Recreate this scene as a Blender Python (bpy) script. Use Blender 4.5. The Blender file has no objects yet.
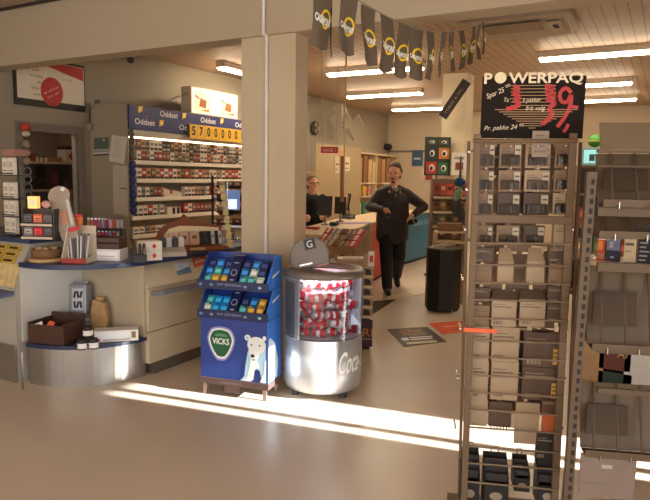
import bpy, bmesh, math, random
from mathutils import Vector as V, Matrix as Mx
RND = random.Random(11)
SC = bpy.context.scene
COL = SC.collection
rad = math.radians
# ------------------------------------------------------------------ camera
F, CH = 615.0, 1.6
PITCH, ROLL, YAW = math.atan(73 / 615), rad(0.9), rad(29)
CR = Mx.Rotation(YAW, 3, 'Z') @ Mx.Rotation(rad(90) - PITCH, 3, 'X') @ Mx.Rotation(ROLL, 3, 'Z')
cd = bpy.data.cameras.new('camera'); cam = bpy.data.objects.new('camera', cd); COL.objects.link(cam)
cd.sensor_fit = 'HORIZONTAL'; cd.sensor_width = 36; cd.lens = F / 650 * 36; cd.clip_start = .05
cam.matrix_world = Mx.Translation((0, 0, CH)) @ CR.to_4x4()
SC.camera = cam
CO = V((0, 0, CH))
FW = V((-math.sin(YAW), math.cos(YAW), 0)); RT = V((math.cos(YAW), math.sin(YAW), 0))
def ray(u, v): return CR @ V(((u - 325) / F, -(v - 250) / F, -1))
def onz(u, v, z=0.0): r = ray(u, v); return CO + r * ((z - CH) / r.z)
def onX(u, v, X): r = ray(u, v); return CO + r * (X / r.x)
def onY(u, v, Y): r = ray(u, v); return CO + r * (Y / r.y)
def atd(u, v, d): r = ray(u, v); return CO + r * (d / r.dot(FW))
# ------------------------------------------------------------------ materials
def lin(c):
    c /= 255.0
    return c / 12.92 if c <= .04045 else ((c + .055) / 1.055) ** 2.4
MATS = {}
def M(name, rgb=(200, 200, 200), rough=.5, metal=0.0, var=.08, scale=9.0, em=0.0, bump=0.0, spec=.5, alpha=None, stretch=None):
    if name in MATS: return MATS[name]
    m = bpy.data.materials.new(name); m.use_nodes = True; nt = m.node_tree; N = nt.nodes
    b = N['Principled BSDF']; c = [lin(x) for x in rgb]
    b.inputs['Roughness'].default_value = rough; b.inputs['Metallic'].default_value = metal
    b.inputs['Specular IOR Level'].default_value = spec
    tc = N.new('ShaderNodeTexCoord'); no = N.new('ShaderNodeTexNoise'); no.inputs['Scale'].default_value = scale; no.inputs['Detail'].default_value = 4
    if stretch:
        mp = N.new('ShaderNodeMapping'); mp.inputs['Scale'].default_value = stretch
        nt.links.new(tc.outputs['Object'], mp.inputs[0]); nt.links.new(mp.outputs[0], no.inputs[0])
    else: nt.links.new(tc.outputs['Object'], no.inputs[0])
    mx = N.new('ShaderNodeMix'); mx.data_type = 'RGBA'
    mx.inputs[6].default_value = (*[x * (1 - var) for x in c], 1); mx.inputs[7].default_value = (*[min(1, x * (1 + var)) for x in c], 1)
    nt.links.new(no.outputs[0], mx.inputs[0]); nt.links.new(mx.outputs[2], b.inputs['Base Color'])
    if em: b.inputs['Emission Color'].default_value = (*c, 1); b.inputs['Emission Strength'].default_value = em
    if bump:
        bp = N.new('ShaderNodeBump'); bp.inputs['Strength'].default_value = bump; bp.inputs['Distance'].default_value = .01
        nt.links.new(no.outputs[0], bp.inputs['Height']); nt.links.new(bp.outputs[0], b.inputs['Normal'])
    if alpha is not None: b.inputs['Alpha'].default_value = alpha
    MATS[name] = m
    return m
def glassy(name, tint=(235, 240, 245), refl=.1, rough=.03):
    if name in MATS: return MATS[name]
    m = bpy.data.materials.new(name); m.use_nodes = True; nt = m.node_tree; N = nt.nodes; N.clear()
    o = N.new('ShaderNodeOutputMaterial'); t = N.new('ShaderNodeBsdfTransparent'); g = N.new('ShaderNodeBsdfGlossy'); mx = N.new('ShaderNodeMixShader')
    t.inputs[0].default_value = (*[lin(x) for x in tint], 1); g.inputs['Roughness'].default_value = rough
    fr = N.new('ShaderNodeFresnel'); fr.inputs[0].default_value = 1.35; ad = N.new('ShaderNodeMath'); ad.operation = 'ADD'; ad.inputs[1].default_value = refl; ad.use_clamp = True
    nt.links.new(fr.outputs[0], ad.inputs[0]); nt.links.new(ad.outputs[0], mx.inputs[0])
    nt.links.new(t.outputs[0], mx.inputs[1]); nt.links.new(g.outputs[0], mx.inputs[2]); nt.links.new(mx.outputs[0], o.inputs[0])
    MATS[name] = m
    return m
# ------------------------------------------------------------------ mesh builder
def fontmesh(s, bold=0.0):
    key = (s, bold)
    if key in fontmesh.c: return fontmesh.c[key]
    cu = bpy.data.curves.new('lettering', 'FONT'); cu.body = s; cu.size = 1; cu.resolution_u = 3; cu.offset = bold
    ob = bpy.data.objects.new('lettering', cu); COL.objects.link(ob)
    me = bpy.data.meshes.new_from_object(ob.evaluated_get(bpy.context.evaluated_depsgraph_get()))
    vs = [tuple(v.co) for v in me.vertices]; fs = [tuple(p.vertices) for p in me.polygons]
    bpy.data.objects.remove(ob); bpy.data.curves.remove(cu); bpy.data.meshes.remove(me)
    x0 = min(v[0] for v in vs); x1 = max(v[0] for v in vs)
    fontmesh.c[key] = (vs, fs, x0, x1)
    return fontmesh.c[key]
fontmesh.c = {}
class MB:
    def __init__(s): s.v, s.f, s.m, s.sm, s.mats = [], [], [], [], []
    def add(s, vs, fs, mat, smooth=False):
        if mat not in s.mats: s.mats.append(mat)
        k = s.mats.index(mat); b = len(s.v); s.v += [tuple(x) for x in vs]
        for f in fs: s.f.append([b + i for i in f]); s.m.append(k); s.sm.append(smooth)
        return s
    def box(s, c, d, mat, rot=None):
        hx, hy, hz = d[0] / 2, d[1] / 2, d[2] / 2; c = V(c)
        vs = [V((x, y, z)) for x in (-hx, hx) for y in (-hy, hy) for z in (-hz, hz)]
        if rot is not None: vs = [rot @ v for v in vs]
        return s.add([v + c for v in vs], [(0, 1, 3, 2), (4, 6, 7, 5), (0, 4, 5, 1), (2, 3, 7, 6), (0, 2, 6, 4), (1, 5, 7, 3)], mat)
    def b2(s, a, b, mat): return s.box([(a[i] + b[i]) / 2 for i in range(3)], [abs(b[i] - a[i]) for i in range(3)], mat)
    def poly(s, pts, mat, flip=False): return s.add(pts, [tuple(range(len(pts)))[::-1] if flip else tuple(range(len(pts)))], mat)
    def prism(s, pts, off, mat, smooth=False):
        n = len(pts); off = V(off); a = [V(p) for p in pts]; b = [p + off for p in a]
        return s.add(a + b, [tuple(range(n))[::-1], tuple(range(n, 2 * n))] + [(i, (i + 1) % n, n + (i + 1) % n, n + i) for i in range(n)], mat)
    def cyl(s, p0, p1, r0, mat, r1=None, n=12, caps=True, smooth=True):
        p0, p1 = V(p0), V(p1); r1 = r0 if r1 is None else r1; d = (p1 - p0).normalized()
        a = d.orthogonal().normalized(); b = d.cross(a); vs = []
        for p, r in ((p0, r0), (p1, r1)): vs += [p + (a * math.cos(t) + b * math.sin(t)) * r for t in [i * 2 * math.pi / n for i in range(n)]]
        s.add(vs, [(i, (i + 1) % n, n + (i + 1) % n, n + i) for i in range(n)], mat, smooth)
        if caps: s.add(vs, [tuple(range(n))[::-1], tuple(range(n, 2 * n))], mat)
        return s
    def lathe(s, prof, mat, c=(0, 0, 0), n=24, a0=0, a1=360, smooth=True):
        full = abs(a1 - a0) >= 360; k = n if full else n + 1; c = V(c); vs, fs = [], []
        for i in range(k):
            t = rad(a0 + (a1 - a0) * i / n); vs += [c + V((r * math.cos(t), r * math.sin(t), z)) for r, z in prof]
        L = len(prof)
        for i in range(n):
            j = (i + 1) % k
            for q in range(L - 1): fs.append((i * L + q, j * L + q, j * L + q + 1, i * L + q + 1))
        return s.add(vs, fs, mat, smooth)
    def tube(s, pts, r, mat, n=6):
        for a, b in zip(pts[:-1], pts[1:]): s.cyl(a, b, r, mat, n=n)
        return s
    def ball(s, c, r, mat, n=12, sq=(1, 1, 1), rot=None):
        vs, fs = [], []; h = n // 2; c = V(c)
        for i in range(h + 1):
            p = math.pi * i / h
            for j in range(n):
                t = 2 * math.pi * j / n; w = V((math.sin(p) * math.cos(t) * r * sq[0], math.sin(p) * math.sin(t) * r * sq[1], math.cos(p) * r * sq[2]))
                vs.append(c + (rot @ w if rot is not None else w))
        for i in range(h):
            for j in range(n): fs.append((i * n + j, (i + 1) * n + j, (i + 1) * n + (j + 1) % n, i * n + (j + 1) % n))
        return s.add(vs, fs, mat, True)
    def text(s, t, o, xd, yd, h, mat, w=None, align='L', shear=0.0, bold=0.0):
        vs, fs, x0, x1 = fontmesh(t, bold); o = V(o); xd = V(xd).normalized(); yd = V(yd).normalized(); nrm = xd.cross(yd) * .0015
        k = h / .69; kx = w / (x1 - x0) if w else k; W = (x1 - x0) * kx; sh = {'L': 0, 'C': -W / 2, 'R': -W}[align]
        return s.add([o + nrm + xd * ((v[0] - x0) * kx + sh + shear * v[1] * k) + yd * (v[1] * k) for v in vs], fs, mat)
    def flat(s, pts, o, xd, yd, mat, off=.001):
        o = V(o); xd = V(xd).normalized(); yd = V(yd).normalized(); nrm = xd.cross(yd) * off
        return s.add([o + nrm + xd * p[0] + yd * p[1] for p in pts], [tuple(range(len(pts)))], mat)
    def build(s, name, parent=None, bev=0.0, mods=None):
        me = bpy.data.meshes.new(name); me.from_pydata(s.v, [], s.f)
        for m in s.mats: me.materials.append(m)
        me.polygons.foreach_set('material_index', s.m); me.polygons.foreach_set('use_smooth', s.sm); me.update()
        o = bpy.data.objects.new(name, me); COL.objects.link(o)
        if parent is not None: o.parent = parent
        if bev:
            b = o.modifiers.new('bevel', 'BEVEL'); b.width = bev; b.segments = 2; b.limit_method = 'ANGLE'
        return o
def tag(o, label, cat, group=None, kind=None):
    if label: o['label'] = label
    if cat: o['category'] = cat
    if group: o['group'] = group
    if kind: o['kind'] = kind
    return o
def thing(name, label, cat, loc=(0, 0, 0), rz=0.0, group=None, rot=None):
    o = bpy.data.objects.new(name, None); COL.objects.link(o); o.location = loc
    o.rotation_euler = rot if rot is not None else (0, 0, rz); o.empty_display_size = .1
    return tag(o, label, cat, group)
def one(mb, name, label, cat, loc=(0, 0, 0), rz=0.0, group=None, bev=0.0, rot=None):
    o = mb.build(name, None, bev); o.location = loc; o.rotation_euler = rot if rot is not None else (0, 0, rz)
    return tag(o, label, cat, group)
def struct(mb, name, label=None, bev=0.0):
    o = mb.build(name, None, bev); o['kind'] = 'structure'
    if label: o['label'] = label
    return o
def dup(src, loc, rz=0.0, label=None, group=None, rot=None, mat=None):
    def cp(o, par):
        c = o.copy(); COL.objects.link(c)
        if par is not None: c.parent = par
        for ch in o.children: cp(ch, c)
        return c
    c = cp(src, None); c.location = loc; c.rotation_euler = rot if rot is not None else (0, 0, rz)
    if label: c['label'] = label
    if group: c['group'] = group
    return c
def rgb(r, g, b, **k): return M('paint_%d_%d_%d' % (r, g, b), (r, g, b), **k)
WHITE = M('white_paint', (232, 228, 220), .55); BLACK = M('black_plastic', (22, 21, 21), .45); STEEL = M('brushed_steel', (205, 205, 205), .3, 1.0, var=.1, scale=6, stretch=(1, 1, 60))
CREAM = M('cream_panel', (205, 192, 170), .5); NAVY = M('navy_edge', (38, 50, 84), .35); CARD = M('brown_card', (150, 112, 74), .8)
PAPER = M('paper', (225, 220, 208), .8); DKWOOD = M('dark_wood', (74, 44, 30), .5, var=.25, scale=14, stretch=(1, 12, 12)); CHROME = M('chrome_wire', (190, 186, 178), .25, 1.0)
GREYMET = M('grey_steel', (150, 141, 128), .45, .6); RED = M('red_print', (196, 30, 34), .5); INK = M('ink', (30, 28, 28), .7); YEL = M('yellow_print', (250, 200, 40), .5)
# ------------------------------------------------------------------ room shell
def floor_mat():
    m = M('floor_vinyl', (206, 188, 166), .3, var=.07, scale=2.0); N = m.node_tree.nodes; nt = m.node_tree
    b = N['Principled BSDF']; tc = N.new('ShaderNodeTexCoord'); no = N.new('ShaderNodeTexNoise'); no.inputs['Scale'].default_value = 5; no.inputs['Detail'].default_value = 8
    mr = N.new('ShaderNodeMapRange'); mr.inputs[3].default_value = .24; mr.inputs[4].default_value = .42
    nt.links.new(tc.outputs['Object'], no.inputs[0]); nt.links.new(no.outputs[0], mr.inputs[0]); nt.links.new(mr.outputs[0], b.inputs['Roughness'])
    return m
def slat_mat():
    m = M('ceiling_slats', (188, 160, 132), .55); N = m.node_tree.nodes; nt = m.node_tree; b = N['Principled BSDF']
    mixo = b.inputs['Base Color'].links[0].from_socket
    tc = N.new('ShaderNodeTexCoord'); sp = N.new('ShaderNodeSeparateXYZ'); nt.links.new(tc.outputs['Object'], sp.inputs[0])
    def line(sock, period, width):
        a = N.new('ShaderNodeMath'); a.operation = 'DIVIDE'; a.inputs[1].default_value = period; nt.links.new(sock, a.inputs[0])
        f = N.new('ShaderNodeMath'); f.operation = 'FRACT'; nt.links.new(a.outputs[0], f.inputs[0])
        c = N.new('ShaderNodeMath'); c.operation = 'LESS_THAN'; c.inputs[1].default_value = width; nt.links.new(f.outputs[0], c.inputs[0]); return c.outputs[0]
    l1 = line(sp.outputs[0], .12, .14); l2 = line(sp.outputs[1], 1.27, .02)
    mxm = N.new('ShaderNodeMath'); mxm.operation = 'MAXIMUM'; nt.links.new(l1, mxm.inputs[0]); nt.links.new(l2, mxm.inputs[1])
    mx = N.new('ShaderNodeMix'); mx.data_type = 'RGBA'; mx.inputs[7].default_value = (.12, .07, .045, 1)
    sc = N.new('ShaderNodeMath'); sc.operation = 'MULTIPLY'; sc.inputs[1].default_value = .5; nt.links.new(mxm.outputs[0], sc.inputs[0])
    nt.links.new(sc.outputs[0], mx.inputs[0]); nt.links.new(mixo, mx.inputs[6]); nt.links.new(mx.outputs[2], b.inputs['Base Color'])
    return m
FLOORM, SLAT = floor_mat(), slat_mat()
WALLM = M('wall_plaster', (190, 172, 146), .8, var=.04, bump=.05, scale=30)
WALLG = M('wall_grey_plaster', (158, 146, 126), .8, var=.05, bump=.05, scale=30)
BEAMM = M('beam_plaster', (186, 168, 140), .75, var=.03, scale=3)
XL, XR, YF, YB, ZC = -6.8, 3.0, -2.6, 15.7, 3.3
struct(MB().b2((XL - 1.6, YF - .2, -.1), (XR + .2, YB + .2, 0), FLOORM), 'floor', 'grey beige speckled vinyl shop floor')
struct(MB().b2((XL - 1.6, YF - .2, ZC), (XR + .2, YB + .2, ZC + .1), SLAT), 'ceiling', 'wood toned slatted ceiling')
OY0, OY1, OZ = 4.75, 5.55, 2.1       # opening into the back room
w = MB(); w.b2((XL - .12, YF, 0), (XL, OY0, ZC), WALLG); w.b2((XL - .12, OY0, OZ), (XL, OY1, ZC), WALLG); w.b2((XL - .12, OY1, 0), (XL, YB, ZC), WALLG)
struct(w, 'wall_left')
w = MB()
for a, b in (((XL - .04, OY0 - .09, 0), (XL + .02, OY0, OZ + .1)), ((XL - .04, OY1, 0), (XL + .02, OY1 + .09, OZ + .1)), ((XL - .04, OY0, OZ), (XL + .02, OY1, OZ + .1))): w.b2(a, b, M('door_frame_grey', (128, 118, 104), .6))
tag(struct(w, 'trim_1'), 'grey frame round the back room opening', None)
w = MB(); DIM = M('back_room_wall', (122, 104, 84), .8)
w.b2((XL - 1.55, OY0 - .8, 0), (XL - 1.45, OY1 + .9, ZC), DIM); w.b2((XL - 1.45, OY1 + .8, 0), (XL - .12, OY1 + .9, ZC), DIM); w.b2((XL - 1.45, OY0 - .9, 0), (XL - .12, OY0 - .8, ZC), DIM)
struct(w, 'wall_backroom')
struct(MB().b2((XL - .12, YB, 0), (XR, YB + .12, ZC), WALLM), 'wall_back')
# front wall behind the camera, with a wide window
w = MB(); w.b2((XL, YF - .12, 0), (XR, YF, .7), WALLM); w.b2((XL, YF - .12, 2.7), (XR, YF, ZC), WALLM); w.b2((XL, YF - .12, .7), (-5.8, YF, 2.7), WALLM); w.b2((1.8, YF - .12, .7), (XR, YF, 2.7), WALLM)
struct(w, 'wall_front')
ALU = M('window_aluminium', (120, 118, 114), .4, .7); PANE = glassy('window_glass', (245, 248, 250), .03)
w = MB(); 
for x in (-5.8, -3.9, -2.0, -.1, 1.74): w.b2((x, YF - .1, .7), (x + .06, YF - .02, 2.7), ALU)
w.b2((-5.8, YF - .1, .7), (1.8, YF - .02, .76), ALU); w.b2((-5.8, YF - .1, 2.64), (1.8, YF - .02, 2.7), ALU)
w.b2((-5.8, YF - .065, .76), (1.8, YF - .06, 2.64), PANE)
struct(w, 'window_1')
# right wall with the narrow glazed entrance the sun comes through
SUNAZ = V((-.986, -.165, 0)); 
WY0, WY1 = -2.4, 1.2
DA, DB = (4.11, 4.215), (4.265, 4.60)
w = MB(); w.b2((XR, YF, 0), (XR + .12, WY0, ZC), WALLM); w.b2((XR, WY0, 0), (XR + .12, WY1, .6), WALLM); w.b2((XR, WY0, 2.6), (XR + .12, WY1, ZC), WALLM); w.b2((XR, WY1, 0), (XR + .12, DA[0], ZC), WALLM); w.b2((XR, DA[1], 0), (XR + .12, DB[0], ZC), WALLM); w.b2((XR, DB[1], 0), (XR + .12, YB, ZC), WALLM); w.b2((XR, DA[0], 2.3), (XR + .12, DB[1], ZC), WALLM)
struct(w, 'wall_right')
w = MB()
for a, b in (DA, DB): w.b2((XR + .05, a, 0), (XR + .056, b, 2.3), PANE); w.b2((XR + .03, a, 0), (XR + .08, b, .05), ALU)
struct(w, 'door_1')
w = MB()
for y in (WY0, -.6, WY1 - .06): w.b2((XR + .02, y, .6), (XR + .1, y + .06, 2.6), ALU)
w.b2((XR + .02, WY0, .6), (XR + .1, WY1, .66), ALU); w.b2((XR + .02, WY0, 2.54), (XR + .1, WY1, 2.6), ALU); w.b2((XR + .06, WY0, .66), (XR + .065, WY1, 2.54), PANE)
struct(w, 'window_2')
# beam and column
BY0, BY1, BZ = 4.2, 4.42, 2.72
struct(MB().b2((XL, BY0, BZ), (XR, BY1, ZC), BEAMM), 'beam', 'painted beam crossing the shop below the ceiling')
cx0 = onY(241.5, 140, 4.24).x; cx1 = onY(295, 140, 4.24).x
struct(MB().b2((cx0, 4.24, 0), (cx1, 4.425, BZ), M('column_paint', (205, 186, 154), .6, var=.03)), 'column_1', 'square cream column under the beam')
px = onY(266, 140, 4.22).x
t = MB(); t.cyl((px, 4.225, .9), (px, 4.225, BZ - .001), .014, WHITE, n=10); t.cyl((px, 4.18, BZ), (px, 4.18, ZC), .014, WHITE, n=10); t.cyl((px, 4.225, BZ - .01), (px, 4.18, BZ + .01), .016, WHITE, n=10)
one(t, 'cable_conduit', 'thin white cable conduit running down beam and cream column', 'conduit')
c2 = atd(456, 150, 10.4); 
struct(MB().b2((c2.x - .2, c2.y - .2, 0), (c2.x + .2, c2.y + .2, ZC), M('column_paint', (205, 186, 154))), 'column_2', 'cream column beside the sweets stand')
tm = MB(); tm.cyl((XL, BY0 - .02, ZC - .015), (XR, BY0 - .02, ZC - .015), .016, M('dark_cable', (60, 50, 42), .6), n=8)
struct(tm, 'trim_2', 'dark cable strip along the top of the beam')
# end panel between back room opening and the wall shelving
EP = [V((-6.74, 5.70, 0)), V((-6.30, 5.94, 0)), V((-6.32, 5.97, 0)), V((-6.76, 5.74, 0))]
struct(MB().prism([EP[0], EP[1], EP[2], EP[3]], (0, 0, 2.51), M('end_panel_grey', (150, 134, 108), .6)), 'wall_corner', 'grey panel beside wall shelving with papers on it')
for k, (a, b) in enumerate((((XL, YF, 0), (XL + .015, OY0 - .09, .08)), ((XL, YB - .015, 0), (XR, YB, .08)))):
    struct(MB().b2(a, b, M('skirting_grey', (110, 100, 90), .5)), 'baseboard_' + ('left', 'back')[k])
# ------------------------------------------------------------------ lights
wd = bpy.data.worlds.new('sky'); SC.world = wd; wd.use_nodes = True; nt = wd.node_tree
bg = nt.nodes['Background']; bg.inputs[0].default_value = (.55, .7, 1, 1); bg.inputs[1].default_value = 1.0
sl = bpy.data.lights.new('sun', 'SUN'); sl.energy = 42; sl.angle = rad(.5); sl.color = (1, .97, .94)
so = bpy.data.objects.new('sun', sl); COL.objects.link(so); EL = rad(19)
sd = V((SUNAZ.x * math.cos(EL), SUNAZ.y * math.cos(EL), -math.sin(EL))); so.rotation_euler = sd.to_track_quat('-Z', 'Y').to_euler(); so.location = (8, 6, 5)
def area(name, loc, size, energy, color, direction):
    l = bpy.data.lights.new(name, 'AREA'); l.shape = 'RECTANGLE'; l.size, l.size_y = size; l.energy = energy; l.color = color
    o = bpy.data.objects.new(name, l); COL.objects.link(o); o.location = loc; o.rotation_euler = V(direction).to_track_quat('-Z', 'Y').to_euler(); return o
area('window_daylight', (-2, YF - .3, 1.7), (7.4, 1.9), 185, (1, .89, .76), (0, 1, -.05))
area('side_daylight', (XR + .35, (WY0 + WY1) / 2, 1.6), (3.5, 1.9), 170, (.96, .96, .95), (-1, .3, -.05))
SC.view_settings.view_transform = 'Standard'; SC.view_settings.look = 'None'
bl = bpy.data.lights.new('back_room_fill', 'POINT'); bl.energy = 9; bl.color = (1, .8, .55); bl.shadow_soft_size = .15  # fill light added to brighten the back room, no fixture behind it
blo = bpy.data.objects.new('back_room_fill', bl); COL.objects.link(blo); blo.location = (XL - .55, 5.1, 2.6)
# ceiling fixtures
TUBE = M('lit_diffuser', (255, 236, 205), .5, em=46.0, var=0)
FIXM = M('fixture_white', (215, 200, 180), .5)
def fixture(label, x0, x1, y, alongY=False, grp='tube lights along the ceiling'):
    L = abs(x1 - x0); t = thing('ceiling_light', label, 'ceiling light', (((x0 + x1) / 2, y, ZC) if not alongY else (y, (x0 + x1) / 2, ZC)), rad(90) if alongY else 0)
    b = MB(); b.box((0, 0, -.045), (L, .17, .09), FIXM); b.build('housing', t, .01)
    d = MB(); n = 8; pts = [(0, .085 * math.cos(math.pi * i / n), -.09 - .035 * math.sin(math.pi * i / n)) for i in range(n + 1)]
    d.prism([(-L / 2 + .03, p[1], p[2]) for p in pts], (L - .06, 0, 0), TUBE); d.build('diffuser', t)
    return t
fixture('long lit tube light nearest the bunting, left of the red rack sign', -4.85, -3.25, 8.75)
fixture('lit tube light in the second row, middle of the left line', -5.8, -4.2, 11.3)
fixture('smallest lit tube light at the back left before the sloping banner', -5.9, -4.35, 13.85)
fixture('largest lit tube light above the black price board', -1.65, -.05, 8.8)
fixture('lit tube light half behind the black price board, upper of two', -2.2, -.63, 11.45)
fixture('lit tube light half behind the black price board, lower of two', -2.2, -.66, 13.7)
fixture('lit tube light over the wall shelving, cut off by the column', 7.5, 9.1, -6.0, True)
# ------------------------------------------------------------------ kiosk counter (rounded corner display)
AC, AR = V((-4.28, 3.6, 0)), .61
def arc(r, z, a0=-90, a1=0, n=18): return [V((AC.x + r * math.cos(rad(a0 + (a1 - a0) * i / n)), AC.y + r * math.sin(rad(a0 + (a1 - a0) * i / n)), z)) for i in range(n + 1)]
COOLW = M('counter_white_panel', (214, 208, 198), .45); TAN = M('counter_tan_panel', (196, 178, 148), .5); TANS = M('counter_tan_shade', (170, 150, 122), .5); PLS = M('plinth_steel', (178, 174, 166), .33, .9, var=.12, scale=4, stretch=(1, 1, 40))
K0 = set(bpy.data.objects)
t = thing('corner_display', 'rounded corner counter unit with open niche and curved steel plinth', 'counter')
MB().prism([V((-4.34, 3.58, 0))] + arc(AR, 0, -90, -2), (0, 0, .285), PLS).build('plinth', t)
MB().prism([V((-4.34, 3.58, .285))] + arc(AR + .02, .285, -90, -2), (0, 0, .028), NAVY).build('niche_shelf', t)
MB().prism([(-4.356, 2.99, .313), (-4.336, 2.985, .313), (-4.336, 3.545, .313), (-4.356, 3.545, .313)], (0, 0, .555), COOLW).build('side_panel', t)
MB().prism([(-4.34, 3.55, .313), (-3.655, 3.56, .313), (-3.655, 3.58, .313), (-4.34, 3.575, .313)], (0, 0, .555), M('niche_back', (184, 166, 138), .5)).build('back_panel', t)
m = MB(); sx = onz(25.5, 383, 0); m.box((sx.x, sx.y - .005, .14), (.012, .012, .28), CHROME); m.build('plinth_joint', t)
# sweets counter to the left of the niche
t = thing('sweets_counter', 'counter unit at the left picture edge with sloping sweets display', 'counter')
P0 = [(2.95, .0), (2.95, .65), (3.016, .885), (3.107, 1.03), (3.64, 1.03), (3.64, 0)]
MB().prism([(-6.15, y, z) for y, z in P0], (1.79, 0, 0), M('counter_grey_panel', (176, 168, 154), .5)).build('body', t)
MB().b2((-6.15, 3.09, 1.03), (-4.36, 3.66, 1.065), M('navy_top', (52, 62, 92), .4)).build('worktop', t)
MB().b2((-6.15, 2.93, 0), (-4.362, 2.949, .285), PLS).build('plinth', t)
MB().prism([(-6.15, 2.955, .665), (-6.15, 2.83, .655), (-6.15, 2.83, .68), (-6.15, 2.955, .69)], (1.78, 0, 0), M('bag_ledge', (84, 96, 130), .4)).build('bag_ledge', t)
b = MB(); b.prism([(-6.15, 2.948, .72), (-6.15, 3.012, .885), (-6.15, 3.02, .88), (-6.15, 2.956, .715)], (1.78, 0, 0), M('sweet_price_sheet', (214, 186, 130), .6, var=.5, scale=22)); b.build('price_sheet', t)
trays = M('sweets_yellow', (196, 160, 60), .5, var=.35, scale=40)
sl = V((0, .091, .145)).normalized()
for i in range(6):
    for j in range(3):
        m = MB(); x = -4.52 - i * .17; o = V((x, 3.016, .885)) + sl * (.012 + j * .053) + V((0, -.012, .008))
        m.box(o + sl * .022, (.15, .022, .044), trays, Mx.Rotation(math.atan2(.091, .145) * -1, 3, 'X')); m.box(o + sl * .022 + V((0, -.012, .006)), (.1, .004, .016), rgb(60, 42, 20), Mx.Rotation(-math.atan2(.091, .145), 3, 'X'))
        one(m, 'sweets_packet', 'yellow sweets packet on the sloping front of the left counter', 'sweets', group='yellow sweets packets on the sloping counter front')
# straight counter
t = thing('straight_counter', 'long tan counter with slanted upper panel and grey bag ledge', 'counter')
CY0, CY1 = 3.585, 5.72
FX = -3.63
MB().prism([(-4.3, CY0 + .06, 0), (FX - .015, CY0 + .06, 0), (FX - .015, CY0 + .06, .1), (-4.3, CY0 + .06, .1)], (0, CY1 - CY0 - .06, 0), M('kick_dark', (96, 84, 70), .6)).build('kick_board', t)
m = MB(); m.b2((-4.3, CY0, .1), (FX, CY1, .345), TAN); m.build('lower_panel', t)
m = MB(); m.b2((-4.3, CY0, .352), (FX, CY1, .69), TAN); m.build('front_panel', t)
MB().prism([(-4.3, CY0, .695), (FX, CY0, .695), (FX - .12, CY0, .87), (-4.3, CY0, .87)], (0, CY1 - CY0, 0), M('counter_light_panel', (214, 196, 164), .5)).build('slanted_panel', t)
MB().prism([(FX, CY0 + .03, .625), (FX + .14, CY0 + .03, .655), (FX + .14, CY0 + .03, .685), (FX, CY0 + .03, .66)], (0, CY1 - CY0 - .05, 0), M('bag_ledge_grey', (120, 122, 132), .35)).build('bag_ledge', t)
# worktop over niche and counter
wt = [V((-4.335, 4.25, .87)), V((-4.335, 2.985, .87))] + arc(AR + .02, .87, -95, 0) + [V((FX - .05, 5.75, .87)), V((-4.33, 5.75, .87))]
one(MB().prism(wt, (0, 0, .036), NAVY), 'worktop', 'dark blue worktop curving over niche and straight counter', 'worktop')
WT = .907
# stickers on the slanted panel
def slant(u, v):
    p0 = V((FX, 0, .695)); n = V((.175, 0, .12)).normalized(); r = ray(u, v); return CO + r * ((p0 - CO).dot(n) / r.dot(n)) + n * .002, n
def sticker(name, label, quad, mat, extra):
    pts = [slant(*q)[0] for q in quad]; c = sum(pts, V((0, 0, 0))) / 4; m = MB(); m.poly([p - c for p in pts], mat)
    xd = (pts[1] - pts[0]).normalized(); yd = (pts[0] - pts[3]).normalized(); W = (pts[1] - pts[0]).length; Hh = (pts[0] - pts[3]).length
    extra(m, pts[3] - c, xd, yd, W, Hh); one(m, name, label, 'sticker', c)
def ex1(m, o, x, y, W, H): m.flat([(0, 0), (W, 0), (W, H * .55), (0, H * .35)], o, x, y, rgb(84, 130, 160)); m.text('Tips', o + x * W * .2 + y * H * .55, x, y, H * .2, rgb(110, 140, 160), shear=.2)
def ex2(m, o, x, y, W, H): m.flat([(W * .12, H * .4), (W * .8, H * .4), (W * .8, H * .6), (W * .12, H * .6)], o, x, y, rgb(245, 215, 200)); m.flat([(W * .12, H * .7), (W * .6, H * .7), (W * .6, H * .82), (W * .12, H * .82)], o, x, y, rgb(250, 180, 150))
sticker('blue_sticker', 'pale blue and white sticker on the slanted counter front', [(171, 264), (185, 261.5), (188, 272), (175, 275.5)], rgb(205, 218, 224), ex1)
sticker('red_sticker', 'orange red sticker on the slanted counter front', [(189, 259), (202.5, 255), (204, 264.5), (191.5, 268)], rgb(222, 92, 62), ex2)
# ---- goods in the niche
NZ = .314
def px2m(px, d): return px * d / F
p = onz(51, 347, NZ); t = thing('wooden_crate', 'dark brown wooden crate with white price card in the niche', 'crate', (-4.155, 3.15, NZ), rad(14))
L, Wd, Hc, th = .30, .26, .145, .014
for nm, c, d in (('side_board', (0, -Wd / 2, Hc / 2), (L, th, Hc)), ('side_board', (0, Wd / 2, Hc / 2 + .02), (L, th, Hc + .04)), ('end_board', (-L / 2, 0, Hc / 2 + .005), (th, Wd, Hc + .01)), ('end_board', (L / 2, 0, Hc / 2 + .005), (th, Wd, Hc + .01)), ('bottom_board', (0, 0, .01), (L - .02, Wd - .02, .012))):
    MB().box(c, d, DKWOOD).build(nm, t, .003)
t = thing('price_card', 'tilted white price card with digits on the dark crate', 'price card', (-4.20, 3.01, NZ + .115), 0, rot=(rad(80), rad(-22), rad(20)))
m = MB(); m.box((0, 0, 0), (.11, .072, .003), PAPER); m.text('BLÅ', (-.042, -.025, .002), (1, 0, 0), (0, 1, 0), .042, INK, w=.085); m.build('card', t)
one(MB().prism([(0, 0, 0), (.07, .012, 0), (.075, .04, 0), (.03, .05, 0)], (0, 0, .004), rgb(214, 92, 50)), 'orange_tag', 'small orange tag sticking up from the dark crate', 'tag', (-4.13, 3.03, NZ + .13), rad(10), rot=(rad(68), 0, rad(14)))
GREYP = M('grey_foil_bag', (150, 148, 150), .35, .2, var=.25, scale=20)
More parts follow.
